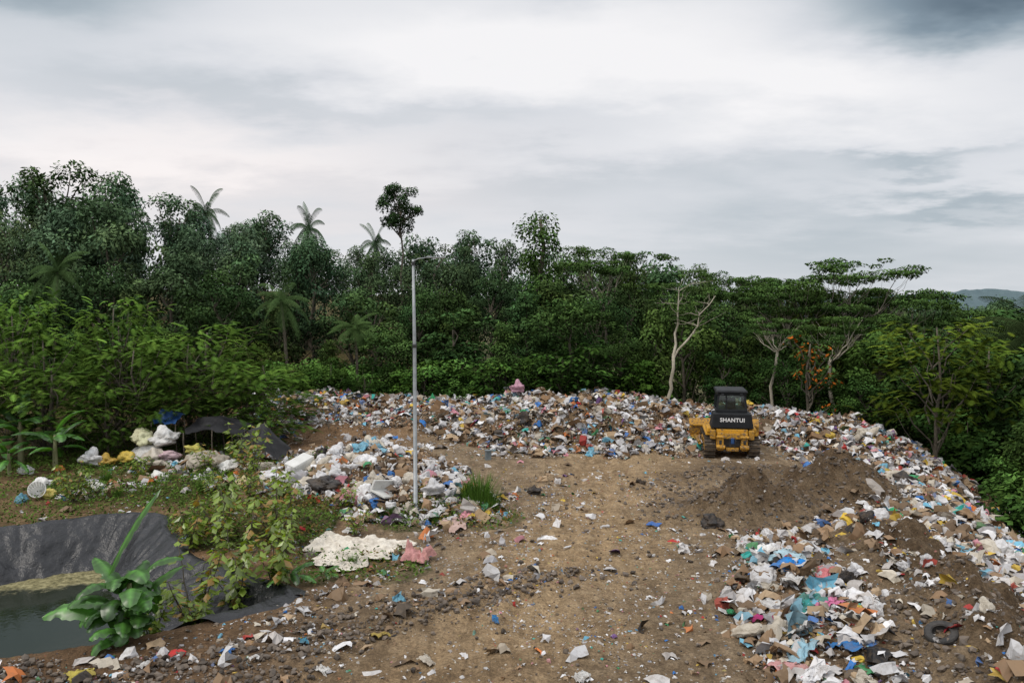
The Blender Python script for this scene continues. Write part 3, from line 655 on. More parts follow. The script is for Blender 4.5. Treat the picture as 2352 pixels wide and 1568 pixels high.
# ------------------------------------------------------------------ weeds (stuff)
n=60000; x,y=sample(n,weed_density,-24,9,20,58)
hgt=R.uniform(.02,.34,n)*(.4+1.0*vnoise(x*1.5,y*1.5,77)); C=np.stack([x,y,H(x,y)+hgt],-1)
Nn=R.normal(0,.6,(n,3))+np.array([0,0,1]); V=leaf_quads(C,Nn,R.uniform(.05,.17,n),.45)
c=np.array([.09,.15,.03])*R.uniform(.4,1.4,(n,1)); rd=((vnoise(x*.8,y*.8,79)>.5)&(x>-12)); c=np.where(rd[:,None]&(R.uniform(0,1,(n,1))<.45),np.array([.18,.12,.04])*R.uniform(.6,1.2,(n,1)),c)
add_obj('weeds',make_mesh('weeds',V,[quadsF(n)],LEAF,np.repeat(c,4,0)),color=(1,1,1),kind='stuff',label='low creeping weeds over the soil',category='weeds')
def grass_mesh(n=320,h=1.0,r=.35):
    Vs=[];Cs=[]
    for i in range(n):
        a=R.uniform(0,6.28);rr=r*math.sqrt(R.uniform());b0=np.array([math.cos(a)*rr,math.sin(a)*rr,-.05]);hh=h*R.uniform(.4,1.15);ln=R.uniform(.1,.55)*hh
        d=np.array([math.cos(a),math.sin(a),0]);s=np.array([-math.sin(a),math.cos(a),0])*.010
        m=b0+d*ln*.35+np.array([0,0,hh*.6]);t=b0+d*ln+np.array([0,0,hh])
        Vs+= [b0-s,b0+s,m+s,m-s, m-s,m+s,t+s*.2,t-s*.2]; c=np.array([.09,.18,.03])*R.uniform(.5,1.3); Cs+=[c]*8
    V=np.array(Vs); return make_mesh('blades',V,[quadsF(len(V)//4)],LEAF,np.array(Cs))
gm=grass_mesh()
for (x,y,s) in ((-1.15,28.6,1.15),(-.75,28.3,.8),(-1.6,28.9,.8),(-3.8,26.8,.35),(-2.6,26.6,.3),(-4.3,27.2,.4),(-12.0,30.5,.5),(-17,33,.5),(-10.4,29.4,.4),(-6.4,21.9,.4),(-4.6,22.6,.35),(-15.2,30.3,.4)):
    add_obj('grass_clump',gm,None,(x,y,h1(x,y)),(0,0,R.uniform(0,6)),s,(1,1,1),label='tuft of tall green grass growing on the soil',category='grass',group='tufts of grass')
def sapling(h=1.8,leaf=.26,ns=5,spread=.7):
    g=Geo();C=[];Nn=[];S=[];T=[]
    for i in range(ns):
        a=6.28*i/ns+R.normal(0,.4); tp=np.array([math.cos(a)*spread*R.uniform(.3,1),math.sin(a)*spread*R.uniform(.3,1),h*R.uniform(.6,1)]); P=limb(g,(R.normal(0,.04),R.normal(0,.04),-.1),tp,.022,.008,8,.12,5)
        for j in range(2,8):
            for k in range(5):
                aa=R.uniform(0,6.28); d=np.array([math.cos(aa),math.sin(aa),R.uniform(-.5,.2)]); L=leaf*R.uniform(.6,1.2); c=P[j]+d*L*.7
                limb(g,P[j],P[j]+d*L*.35,.005,.004,3,.05,4); C.append(c);Nn.append(np.array([0,0,1])+d*.35+R.normal(0,.2,3));S.append(L);T.append(d)
    n=len(C);V=leaf_quads(np.array(C),np.array(Nn),np.array(S),.62,np.array(T)); cc=np.array([.18,.26,.03])*R.uniform(.4,1.35,(n,1))
    rd=R.uniform(0,1,n)<.12; cc[rd]=np.array([.30,.18,.04])
    return g.mesh('stem',BARK,True),make_mesh('leaves',V,[quadsF(n)],LEAFN,np.repeat(cc,4,0))
sap=[sapling(1.8,.27),sapling(1.9,.25,7,1.0),sapling(1.5,.30,5,.7)]
for (x,y,s,i) in ((-8.9,24.4,1.25,0),(-7.4,24.6,1.1,1),(-9.8,24.0,.9,2),(-6.8,23.6,.8,0),(-8.1,19.9,1.15,1),(-7.2,20.6,1.1,0),(-6.3,20.9,1.0,2),(-8.9,19.4,.8,2),(-7.6,21.8,1.0,1),(-11.4,30,.6,0),(-16.6,29.8,.8,1),(-7.7,18.9,.6,2),(-9.7,29.2,.75,0),(-5.0,25.3,.55,1),(-5.8,28,.55,0),(-12.2,35.6,1.1,1),(-13.5,34.8,.8,0),(-8.2,28.2,.8,2),(-16.0,34,.7,2),(-11.0,33.5,1.1,1)):
    e=tree(sap[i],x,y,scale=s,wid=1,label='sapling with broad yellow-green leaves by the pond',group='leafy saplings around the pond',name='sapling',cat='plant',names=('stem','leaves'),color=(1,1,1),z0=(max(h1(x,y),-.8)))
def banana_leaf(L,w,el0,droop,az,base,n=24,fold=.35,col=(.07,.17,.03)):
    t=np.linspace(0,1,n);el=el0-droop*t**1.4;d=np.stack([np.cos(el)*math.cos(az),np.cos(el)*math.sin(az),np.sin(el)],-1);P=base+np.cumsum(d,0)*L/n
    S=np.array([-math.sin(az),math.cos(az),0]); S=S+np.array([0,0,R.normal(0,.25)])
    wd=w*np.clip(np.sin(np.pi*np.clip((t-.10)/.9,0,1)),0,1)**.5; V=[];C=[]
    rowb=R.uniform(.7,1.25,n); tear=[np.where(R.uniform(0,1,n)<.15,.6,1.0)*R.uniform(.93,1,n) for _ in range(2)]
    for j,s in enumerate((-1,-.5,0,.5,1)):
        k=tear[0] if s<0 else tear[1]
        off=S*s*(wd*(k if abs(s)==1 else 1))[:,None]+np.array([0,0,1])*(-abs(s)*fold*wd+R.normal(0,.012,n)*(abs(s)>.4))[:,None]; V.append(P+off)
        C.append(np.array(col)[None]*(2.0 if s==0 else (1.1 if abs(s)==1 else .85))*rowb[:,None])
    V=np.stack(V,1);C=np.stack(C,1); i=np.arange(n*5).reshape(n,5)
    F=np.stack([i[:-1,:-1],i[:-1,1:],i[1:,1:],i[1:,:-1]],-1).reshape(-1,4);return V.reshape(-1,3),F,C.reshape(-1,3)
def banana(h,leaves,stemr=.09,L=1.3,w=.24,name='leaves',zr=(.3,.75),js=.08):
    g=Geo();g.tube([(0,0,-.3),(0,0,h*.4),(0.02,0,h*.75)],[stemr,stemr*.8,stemr*.45],10)
    Vs=[];Fs=[];Cs=[];o=0
    for (az,el,dr,ls) in leaves:
        col=np.array([.045,.12,.022])*R.uniform(.6,1.6)
        V,F,C=banana_leaf(L*ls,w*R.uniform(.75,1.1),el,dr,az,np.array([R.normal(0,js),R.normal(0,js),h*R.uniform(*zr)]),col=col);Vs.append(V);Fs.append(F+o);Cs.append(C);o+=len(V)
    return g.mesh('stem',simple_mat('banana_stem',(.12,.13,.05),(.2,.19,.09),5,.6),True),make_mesh(name,np.concatenate(Vs),[np.concatenate(Fs)],LEAFN,np.concatenate(Cs),smooth=True)
big=banana(1.5,[(3.3,.85,1.4,1.35),(3.0,.45,1.0,1.1),(3.7,0,1.1,.95),(.5,1.2,.35,1.7),(.1,1.0,.7,1.2)]+[(R.uniform(3.9,5.9),R.uniform(1.2,1.5),R.uniform(1.9,2.9),R.uniform(.7,1.05)) for _ in range(28)]+[(R.uniform(0,3.2),R.uniform(1.1,1.4),R.uniform(.8,1.8),R.uniform(.7,1)) for _ in range(6)],w=.20,zr=(-.05,.62),js=.22)
def place_banana(m,x,y,s,z0=None,lab='large banana plant with broad arching leaves beside the pond',rot=0):
    e=tree(m,x,y,scale=s,label=lab,name='banana_plant',cat='banana plant',names=('stem','leaves'),color=(1,1,1),z0=z0);e.rotation_euler=(0,0,rot);return e
place_banana(big,-8.7,17.75,1.2,z0=-.15)
sm=banana(.5,[(i*1.05,.9-.12*i,1.1,R.uniform(.5,.8)) for i in range(7)],.04,1.1,.13)
place_banana(sm,-6.0,20.9,.95,lab='small banana shoot on the pond bank')
place_banana(sm,-5.2,21.5,.6,lab='small banana shoot on the pond bank')
mid=banana(2.2,[(i*.9,1.2-.12*i,1.2,R.uniform(.8,1.3)) for i in range(10)],.13,1.7,.3)
place_banana(mid,-20.6,35.6,.95,lab='banana plant beneath the feathery trees'); place_banana(mid,-23,37,1.2,lab='banana plant beneath the feathery trees',rot=2); place_banana(mid,-21.8,34.2,.7,lab='banana plant beneath the feathery trees',rot=4)

# ------------------------------------------------------------------ rubbish individuals
def bag_mesh(seed, knot=True, flat=.62, amp=.30, sub=4):
    bm=bmesh.new();bmesh.ops.create_icosphere(bm,subdivisions=sub,radius=.5); o=Vector((seed*7.1,seed*3.3,seed))
    for v in bm.verts:
        p=v.co.copy(); n1=mnoise.noise(p*2.6+o); n2=abs(mnoise.noise(p*6+o)); n3=abs(mnoise.noise(p*14+o)); k=1+amp*n1-.42*n2-.2*n3
        v.co=p*k; v.co.z*=flat
        if knot and p.z>.42: v.co.z+= (p.z-.42)*2.4; v.co.x*=.6+.9*abs(n2); v.co.y*=.6+.9*abs(n2)
        if v.co.z<-.16: v.co.z=-.16+(v.co.z+.16)*.25
    return bm_mesh('bag',bm,PLASTIC,True)
bags=[bag_mesh(i,i%2==0,R.uniform(.45,.75),.5) for i in range(7)]
def cloth_mesh(seed,nx=18,ny=14,amp=.14,mat=CLOTH,w=1.0,h=.7):
    u=np.linspace(-.5,.5,nx);v=np.linspace(-.5,.5,ny);U,Vv=np.meshgrid(u,v)
    a=R.uniform(0,3);x=U*w*(1+.45*fbm(U*2+seed,Vv*2,1.5,2,seed))+.2*fbm(U,Vv,2.5,3,seed+5);y=Vv*h*(1+.45*fbm(U+3,Vv*2+seed,1.5,2,seed+1))+.2*fbm(U,Vv,2.5,3,seed+9)
    rdg=np.abs(np.sin((U*math.cos(a)+Vv*math.sin(a))*11+3*fbm(U,Vv,2,2,seed+2)))
    z=amp*(rdg*.8+1.2*fbm(U,Vv,4,3,seed+3)+.5*(1-4*(U*U+Vv*Vv)))
    i=np.arange(nx*ny).reshape(ny,nx);F=np.stack([i[:-1,:-1],i[:-1,1:],i[1:,1:],i[1:,:-1]],-1).reshape(-1,4)
    return make_mesh('cloth',np.stack([x,y,z],-1).reshape(-1,3),[F],mat,smooth=True)
cloths=[cloth_mesh(i) for i in range(7)]; sheets=[cloth_mesh(20+i,18,14,.2,PLASTIC) for i in range(6)]
def cardboard(seed):
    g=Geo(); k=R.uniform(.15,.5); t=.012
    pts=[(-.5,0),(-.1,k*.3),(.15,k*.1),(.5,k*.5)]
    for sgn in (0,1):
        V=[]
        for (x,z) in pts:
            for yv in (-.35,-.1,.2,.35): V.append((x,yv+R.normal(0,.02),z+sgn*-t+.04*math.sin(yv*5+seed)))
        F=[(i*4+j,i*4+j+1,(i+1)*4+j+1,(i+1)*4+j) for i in range(3) for j in range(3)]
        g.add(V,F)
    return g.mesh('cardboard',CARD)
cards=[cardboard(i) for i in range(4)]
def open_box():
    g=Geo();t=.015
    g.box(-.5,.5,-.35,.35,0,t);g.box(-.5,-.5+t,-.35,.35,t,.55);g.box(.5-t,.5,-.35,.35,t,.5);g.box(-.5+t,.5-t,-.35,-.35+t,t,.55);g.box(-.5+t,.5-t,.35-t,.35,t,.48)
    g.add([(-.5,-.35,.55),(-.5,.35,.55),(-.8,.33,.68),(-.78,-.3,.62)],[(0,1,2,3)]);g.add([(-.48,-.35,.55),(.48,-.35,.55),(.44,-.62,.42),(-.4,-.6,.4)],[(0,1,2,3)]);g.add([(.5,-.33,.5),(.5,.33,.5),(.72,.3,.3),(.74,-.3,.28)],[(0,1,2,3)])
    return g.mesh('box',CARD)
obox=open_box()
def sack_mesh(seed):
    bm=bmesh.new();bmesh.ops.create_icosphere(bm,subdivisions=4,radius=.5)
    for v in bm.verts:
        p=v.co.copy(); v.co=Vector((math.copysign(abs(p.x*2)**.7*.62,p.x),p.y*(.8+.2*mnoise.noise(p*5+Vector((seed,0,0)))),p.z*.55+.08*mnoise.noise(p*7+Vector((0,seed,0)))))
        if p.x>.46: v.co.x+=(p.x-.46)*3; v.co.y*=.4
        if v.co.z<-.14: v.co.z=-.14
    return bm_mesh('sack',bm,CLOTH,True)
sacks=[sack_mesh(i) for i in range(3)]
def bottle_mesh():
    g=Geo(); z=[0,.01,.05,.15,.3,.36,.42,.44,.47]; r=[.05,.06,.062,.058,.062,.05,.02,.022,.022]; g.tube([(0,0,a) for a in z],r,12); return g.mesh('bottle',PLASTIC,True)
bottle=bottle_mesh()
names={n:(c,w) for n,c,w in PAL}; cn=[p[0] for p in PAL]
GRP='rubbish dumped over the heaps'
def put(name,me,x,y,s,colr,label,cat,tilt=.35,lift=0):
    e=.12; z=h1(x,y); gx=(h1(x+e,y)-z)/e; gy=(h1(x,y+e)-z)/e
    rot=(np.clip(gy,-.7,.7)+R.normal(0,tilt),-np.clip(gx,-.7,.7)+R.normal(0,tilt),R.uniform(0,6.28))
    return add_obj(name,me,None,(x,y,z+lift),rot,(s*R.uniform(.8,1.2),s*R.uniform(.8,1.2),s*R.uniform(.8,1.15)),tuple(np.array(colr)*R.uniform(.75,1.08)),label=label,category=cat,group=GRP)
def colpick(allow=None):
    p=PW.copy()
    if allow is not None: p=np.array([p[i] if cn[i] in allow else 0 for i in range(len(p))]); p/=p.sum()
    i=R.choice(len(p),p=p); return cn[i],PC[i]
bagc=['white','cream','grey','blue','light blue','yellow','pink','green','teal','red','orange','purple']
def dn(x,y): return np.where(litter_density(x,y)>.45,1,.001)*np.clip(34/np.maximum(y,14),.5,1.3)/1.3*np.where((x>4)&(x<10)&(y<25),.8,1)
x,y=sample(190,dn,-17,20,14.5,51)
for a,b_ in zip(x,y):
    c,rgb=colpick(bagc); put('plastic_bag',bags[R.integers(0,7)],a,b_,R.uniform(.3,.62) if b_>35 else R.uniform(.22,.48),rgb,f'crumpled {c} plastic bag on the rubbish heap','plastic bag',.5,.08)
def dlh(x,y): return ((((x+6.3)/3.9)**2+((y-32.5)/4.6)**2<1)|(((x+3.2)/2.4)**2+((y-28.8)/2.0)**2<1))*1.0
x,y=sample(60,dlh,-11,0,26,38)
for a,b_ in zip(x,y):
    c,rgb=colpick(['white','cream','grey','white','light blue','yellow','pink','blue','teal']); put('plastic_bag',bags[R.integers(0,7)],a,b_,R.uniform(.5,.95),rgb,f'bulky {c} bag in the heap around the lamp','plastic bag',.4,.14)
x,y=sample(18,dn,-15,20,15,50)
for a,b_ in zip(x,y): put('garbage_bag',bags[R.integers(0,7)],a,b_,R.uniform(.5,.9),(.018,.018,.02),'shiny black garbage bag on the rubbish heap','garbage bag',.4,.1)
x,y=sample(130,dn,-16,20,14.5,50)
for a,b_ in zip(x,y):
    c,rgb=colpick(bagc); put('plastic_sheet',sheets[R.integers(0,6)],a,b_,R.uniform(.4,.9) if b_>35 else R.uniform(.3,.65),rgb,f'crumpled {c} plastic sheet on the rubbish heap','plastic sheet',.35,.06)
x,y=sample(90,dn,-16,20,15,50)
for a,b_ in zip(x,y):
    c,rgb=colpick(bagc+['black']); put('cloth',cloths[R.integers(0,7)],a,b_,R.uniform(.3,.7),rgb,f'discarded {c} cloth on the rubbish heap','cloth',.3,.06)
def dn2(x,y): return dn(x,y)*np.where((y>37)&(x>-6)&(x<9),1,.10)
x,y=sample(80,dn2,-16,20,16,50)
for a,b_ in zip(x,y): put('cardboard_sheet',cards[R.integers(0,4)],a,b_,R.uniform(.45,.95),names['brown cardboard'][0] if R.uniform()<.6 else names['tan'][0],'torn brown cardboard sheet on the rubbish heap','cardboard',.5,.12)
x,y=sample(16,dn2,-16,20,16,50)
for a,b_ in zip(x,y): put('cardboard_box',obox,a,b_,R.uniform(.35,.6),names['brown cardboard'][0],'open crushed cardboard box on the rubbish heap','cardboard box',.5,.0)
x,y=sample(24,dn,-16,18,17,50)
for a,b_ in zip(x,y): put('sack',sacks[R.integers(0,3)],a,b_,R.uniform(.5,.85),names['cream'][0] if R.uniform()<.6 else names['white'][0],'stuffed pale woven sack on the rubbish heap','sack',.3,.12)
x,y=sample(30,lambda x,y:litter_density(x,y),-10,12,15,32)
for a,b_ in zip(x,y): o=put('plastic_bottle',bottle,a,b_,R.uniform(.5,.7),colpick(['white','blue','light blue','green'])[1],'discarded plastic bottle lying on the soil','plastic bottle',.1,.04); o.rotation_euler=(1.5,R.uniform(0,6),R.uniform(0,6))
for i in range(34):
    g=Geo(); L=R.uniform(.8,2.4); P=limb(g,(0,0,0),(L,R.normal(0,.2),R.normal(0,.15)),.03,.01,6,.3,5)
    for j in range(4): limb(g,P[R.integers(1,5)],(L*R.uniform(.4,1),R.normal(0,.4),R.uniform(0,.3)),.014,.006,4,.2,4)
    if i<22: x_,y_=R.choice([-10,-5.2])+R.normal(0,1.0),45.6+R.normal(0,.5)
    else: x_,y_=(a[0] for a in sample(1,dn,-12,18,18,48))
    add_obj('dead_branch',g.mesh('dead_branch',BARK,True),None,(x_,y_,h1(x_,y_)+.1),(R.normal(0,.3),R.normal(0,.3),R.uniform(0,6)),1,label='dry dead branch lying on the heap',category='branch',group='dead branches on the heaps')

def ground_sheet(name,outline_fn,cx,cy,rx,ry,mat,col,label,cat,rot=0,amp=.1,n=56):
    u=np.linspace(-1,1,n);U,Vv=np.meshgrid(u,u); th=np.arctan2(Vv,U);rad=np.maximum(np.abs(U),np.abs(Vv)); k=outline_fn(th)
    c,s=math.cos(rot),math.sin(rot);lx=np.cos(th)*rad*k*rx;ly=np.sin(th)*rad*k*ry;x=cx+lx*c-ly*s;y=cy+lx*s+ly*c
    z=H(x,y)+.06+amp*(np.abs(fbm(x,y,1.3,3,55))*1.8+.9*np.abs(fbm(x,y,5,3,57)))*np.clip((1.05-rad)*4,0,1)
    i=np.arange(n*n).reshape(n,n);F=np.stack([i[:-1,:-1],i[:-1,1:],i[1:,1:],i[1:,:-1]],-1).reshape(-1,4)
    return add_obj(name,make_mesh(name,np.stack([x,y,z],-1).reshape(-1,3),[F],mat,smooth=True),color=col,label=label,category=cat)
ground_sheet('white_tarp',lambda t:1+.18*np.sin(3*t+1)+.12*np.sin(7*t)+.07*np.sin(13*t)+.04*np.sin(23*t),-4.8,23.8,1.45,1.45,CLOTH,(.76,.71,.62),'large dirty white tarp spread on the soil by the road','tarp',rot=.2,amp=.15,n=70)
ground_sheet('red_white_cloth',lambda t:1+.25*np.sin(4*t)+.15*np.sin(9*t),-2.75,23.0,.42,.4,CLOTH,(.6,.30,.29),'pinkish red checked cloth bundle beside the tarp','cloth',amp=.35,n=30)
ground_sheet('blue_sheet',lambda t:1+.2*np.sin(4*t),4.75,26.3,.25,.15,PLASTIC,(.02,.12,.4),'small blue plastic sheet lying on the dirt road','plastic sheet',amp=.1,n=14)
put('cloth',cloths[1],-2.0,26.3,1.0,(.55,.40,.36),'pale pink cloth lying at the road edge','cloth',.1,.05)
put('garbage_bag',bags[1],-7.0,29.7,1.25,(.018,.018,.02),'large black garbage bag on the heap beside the lamp post','garbage bag',.1,.2)
for (x_,y_,s,cname,rgb) in ((7.3,20.5,1.0,'bright blue',(.02,.24,.66)),(6.9,18.2,.9,'teal',(.05,.34,.32)),(7.3,18.0,.6,'pink',(.66,.2,.38)),(6.5,17.9,.5,'red',(.44,.04,.07)),(5.9,18.1,.6,'magenta',(.38,.04,.16)),(8.0,22,.9,'white',(.72,.74,.74)),(7.5,21.5,1.1,'light blue',(.42,.6,.68)),(6.9,19.2,.9,'white',(.75,.75,.74)),(6.4,17.2,.9,'white',(.75,.75,.74)),(6.1,16.4,.8,'light blue',(.3,.5,.6)),(7.9,19.8,.6,'pink',(.62,.2,.22)),(7.0,16.2,.6,'blue',(.03,.18,.45)),(5.6,15.9,.7,'pink',(.64,.34,.34)),(7.5,17.3,.7,'white',(.75,.75,.74)),(6.8,20.6,.8,'white',(.72,.72,.7)),(7.4,22.6,.9,'white',(.75,.75,.74)),(8.5,23.3,.8,'white',(.75,.75,.74)),(6.2,18.8,.8,'white',(.75,.75,.74)),(8.2,18.6,.4,'yellow',(.6,.44,.1)),(9.0,15.9,.4,'red',(.42,.02,.04)),(-6.1,16.7,.35,'blue',(.02,.17,.5)),(-4.6,17.3,.4,'light blue',(.08,.35,.5)),(-3.0,17.8,.4,'yellow',(.5,.38,.1)),(-8.7,15.7,.4,'yellow',(.55,.46,.1)),(-7.6,16.1,.3,'white',(.7,.7,.68)),(-5.4,16.4,.3,'white',(.7,.7,.68)),(-1.8,16.6,.4,'cream',(.55,.5,.42)),(1.4,15.6,.35,'white',(.7,.7,.68)),(-3.9,16.0,.35,'white',(.7,.7,.68)),(-.4,18.6,.3,'blue',(.03,.2,.45))):
    put('cloth',cloths[R.integers(0,7)],x_,y_,s,rgb,f'crumpled {cname} cloth lying on the rubbish','cloth',.2,.06)
g=Geo();V=[];m=12;pr=[(-.09,-.08),(-.06,-.11),(.06,-.11),(.09,-.08),(.1,0),(.09,.08),(.06,.11),(-.06,.11),(-.09,.08),(-.07,.05),(-.05,0),(-.07,-.05)]
for k in range(48):
    a=2*math.pi*k/48
    for (r_,z_) in pr:
        rr=.3+r_+(.008 if (k%2 and r_>.05) else 0); V.append((math.cos(a)*rr,math.sin(a)*rr,z_))
F_=[(k*m+j,k*m+(j+1)%m,((k+1)%48)*m+(j+1)%m,((k+1)%48)*m+j) for k in range(48) for j in range(m)]
g.add(V,F_); RUB=simple_mat('rubber',(.015,.015,.015),(.05,.045,.04),6,.75,bscale=20)
add_obj('tyre',g.mesh('tyre',RUB),None,(8.75,15.9,h1(8.75,15.9)+.02),(.3,-.35,0),.8,label='old worn black tyre half buried in stones',category='tyre')
g=Geo();g.box(-.45,.45,-.28,.28,0,.5,b=.03);g.box(-.40,.40,-.30,-.284,.05,.45)
WHITEP=simple_mat('white_enamel',(.55,.55,.52),(.68,.68,.65),3,.4,stain=((.25,.18,.1),.62))
add_obj('refrigerator',g.mesh('refrigerator',WHITEP),None,(-8.6,32.2,h1(-8.6,32.2)+.1),(.15,-.3,.9),1.15,label='dirty white scrapped refrigerator lying on the heap',category='refrigerator')
g=Geo();g.box(-.5,.5,-.3,.3,0,.06,b=.01);g.box(-.5,.5,.24,.3,.065,.35);add_obj('foam_block',g.mesh('foam_block',WHITEP),None,(-4.6,28.9,h1(-4.6,28.9)+.1),(.3,.2,1.1),1.2,label='white foam packaging panel on the heap',category='foam packaging')
g=Geo()
for i in range(18):
    a=2*math.pi*i/18; g.tube([(math.cos(a)*.22,math.sin(a)*.22,0),(math.cos(a)*.3,math.sin(a)*.3,.5)],.014,5)
for z in (0,.12,.25,.38,.5):
    r_=.22+.16*z; g.tube([(math.cos(2*math.pi*k/24)*r_,math.sin(2*math.pi*k/24)*r_,z) for k in range(25)],.018,6)
g.tube([(0,0,0.0),(0,0,.02)],.22,18)
add_obj('laundry_basket',g.mesh('laundry_basket',WHITEP),None,(-18.3,30.4,h1(-18.3,30.4)+.25),(1.2,.2,.4),1,label='white slatted plastic basket tipped on the weeds',category='basket')
for (x_,y_,z_,s,c,l) in ((-17.3,37.2,.35,1.5,(.62,.62,.6),'large grey-white bulging bag stacked at the sorting camp'),(-16.5,37.5,.95,1.4,(.74,.74,.72),'large white bag stacked on top of other bags'),(-17.4,37.4,1.1,1.1,(.6,.6,.38),'pale yellow bag stacked on top of other bags'),(-16.0,36.8,.3,1.1,(.58,.42,.46),'pale pink bag leaning on the bag pile'),(-16.6,36.6,.3,1.2,(.55,.5,.42),'cream sack at the foot of the bag pile'),(-17.9,36.7,.3,.8,(.6,.44,.07),'yellow bag leaning on the bag pile'),(-19.3,36.2,.3,1.2,(.74,.74,.74),'white tied bag lying on the soil'),(-18.6,36.2,.25,.8,(.55,.36,.06),'orange-yellow bag lying on the soil'),(-14.9,37.2,.5,1.0,(.5,.46,.1),'yellow bag leaning on the bag pile'),(-21.3,34.6,.15,.7,(.72,.72,.72),'white bag lying on the soil'),(-20.2,35.2,.12,.6,(.55,.2,.04),'orange bag lying on the soil'),(-19.2,32.2,.1,.8,(.74,.74,.72),'white bag lying among weeds'),(-18.0,30.6,.1,.6,(.6,.5,.12),'yellow bag lying among weeds'),(-18.6,29.8,.1,.5,(.12,.34,.45),'blue bag lying among weeds'),(-15.0,33.4,.05,.9,(.74,.74,.7),'white bag lying among weeds'),(-16.6,31.6,.05,.8,(.74,.74,.7),'white bag lying among weeds'),(-12.6,35.2,.1,1.0,(.7,.7,.68),'white bag beside the tarp shelter'),(-13.0,32.8,.05,.8,(.7,.7,.68),'white bag lying among weeds'),(-10.6,31.2,.1,.6,(.55,.46,.25),'cream bag lying among weeds')):
    add_obj('plastic_bag',bags[R.integers(0,7)],None,(x_,y_,h1(x_,y_)+z_),(R.normal(0,.2),R.normal(0,.2),R.uniform(0,6)),s,c,label=l,category='plastic bag',group='bags gathered at the sorting camp')
for (x_,y_,s) in ((-14.2,36.3,1.4),(-13.4,36.2,1.1),(-13.9,35.5,1.2),(-11.5,35.0,.9),(-10.8,34.6,.9)):
    put('sack',sacks[R.integers(0,3)],x_,y_,s,(.45,.41,.34),'stuffed grey-brown woven sack at the sorting camp','sack',.1,.2)
BT=simple_mat('black_tarp',(.008,.008,.009),(.016,.016,.018),2,.55,bscale=4,bst=.5,bd=.06,spec=.3)
BLT=simple_mat('blue_tarp',(.01,.045,.15),(.02,.08,.23),2,.5,bscale=4,bst=.5,bd=.05)
def shelter(x0,y0,pts,w,d,mat,name,label,rot=0):
    nx,ny=22,14; U,Vv=np.meshgrid(np.linspace(0,1,nx),np.linspace(0,1,ny)); hts=np.array(pts,float)
    gu=U*(hts.shape[1]-1);i0=np.clip(gu.astype(int),0,hts.shape[1]-2);fu=gu-i0
    top=hts[0][i0]*(1-fu)+hts[0][i0+1]*fu; bot=hts[1][i0]*(1-fu)+hts[1][i0+1]*fu
    z=bot*(1-Vv)+top*Vv-.12*np.sin(np.pi*fu)*np.sin(np.pi*Vv)+.12*fbm(U*5,Vv*4,1,3,3)
    x=(U-.5)*w+.16*fbm(U*4,Vv*3,1,2,7);y=(Vv-.5)*d+.16*fbm(U*4,Vv*3,1,2,8)
    i=np.arange(nx*ny).reshape(ny,nx);F=np.stack([i[:-1,:-1],i[:-1,1:],i[1:,1:],i[1:,:-1]],-1).reshape(-1,4)
    e=bpy.data.objects.new(name,None);COL.objects.link(e);e.location=(x0,y0,h1(x0,y0));e.rotation_euler=(0,0,rot);e['label']=label;e['category']='shelter'
    add_obj('tarp_cover',make_mesh('tarp_cover',np.stack([x,y,z],-1).reshape(-1,3),[F],mat,smooth=True),e)
    for k in range(hts.shape[1]):
        for r_ in (0,1):
            hh=hts[1-r_][k]
            if hh<.3: continue
            xx=(k/(hts.shape[1]-1)-.5)*w*.97;yy=(r_-.5)*d*.95; g=Geo();limb(g,(xx,yy,-.2),(xx,yy,hh-.01),.03,.025,4,.05,6);add_obj('pole',g.mesh('pole',BARK,True),e)
shelter(-11.6,36.6,[[1.1,1.8,.6],[.1,1.0,.02]],2.2,1.5,BT,'tarp_shelter','sagging black tarp shelter at the sorting camp',.1)
shelter(-14.2,38.2,[[1.7,1.9,1.5],[1.3,1.45,1.1]],2.8,1.6,BT,'tarp_shelter','low black tarp roof on poles at the sorting camp')
shelter(-16.8,38.6,[[2.2,2.0],[1.7,1.6]],1.2,1.0,BLT,'tarp_shelter','small blue tarp roof beside the bags')
for (x_,y_,z_,s,c) in ((.35,50,.45,1.1,(.5,.27,.35)),(.95,49.6,.25,.9,(.62,.5,.46)),(.2,49.4,.1,.8,(.66,.66,.64)),(1.3,49.8,.2,.8,(.64,.6,.48))):
    add_obj('plastic_bag',bags[R.integers(0,7)],None,(x_,y_,h1(x_,y_)+z_),(R.normal(0,.3),.2,R.uniform(0,6)),(s*.8,s*.8,s*1.1),c,label='bulging pale pink bag heaped on the crest',category='plastic bag',group=GRP)
g=Geo();g.box(-.14,.14,-.1,.1,-.1,.42,b=.02);g.box(-.17,.17,-.13,.13,.42,.47,b=.01)
add_obj('marker_post',g.mesh('marker_post',simple_mat('grey_concrete',(.12,.15,.16),(.2,.23,.24),4,.8)),None,(-1.15,37.8,h1(-1.15,37.8)),(0,0.04,.3),1,label='small grey concrete marker post on bare ground',category='post')

# ------------------------------------------------------------------ lamp post
STEEL=simple_mat('galvanised_steel',(.25,.27,.28),(.38,.40,.41),3,.5,.3,stain=((.16,.13,.1),.66))
DARKM=simple_mat('dark_metal',(.03,.03,.03),(.06,.06,.06),5,.5,.3)
e=bpy.data.objects.new('street_lamp',None);COL.objects.link(e);lx,ly_=-3.42,27.9;e.location=(lx,ly_,h1(lx,ly_));e['label']='tall grey steel street lamp standing in the rubbish';e['category']='street lamp'
g=Geo();g.tube([(0,0,-.3),(0,0,5.8),(-.03,0,8.8)],[.075,.062,.042],12);add_obj('pole',g.mesh('pole',STEEL,True),e)
g=Geo();g.tube([(0,0,5.72),(0,0,5.78),(0,0,5.84)],[.078,.082,.075],12);g.tube([(-.03,0,8.6),(-.03,0,8.72)],[.062,.062],12);g.box(-.16,.16,-.16,.16,.0,.04,b=.01);add_obj('bracket',g.mesh('bracket',DARKM),e)
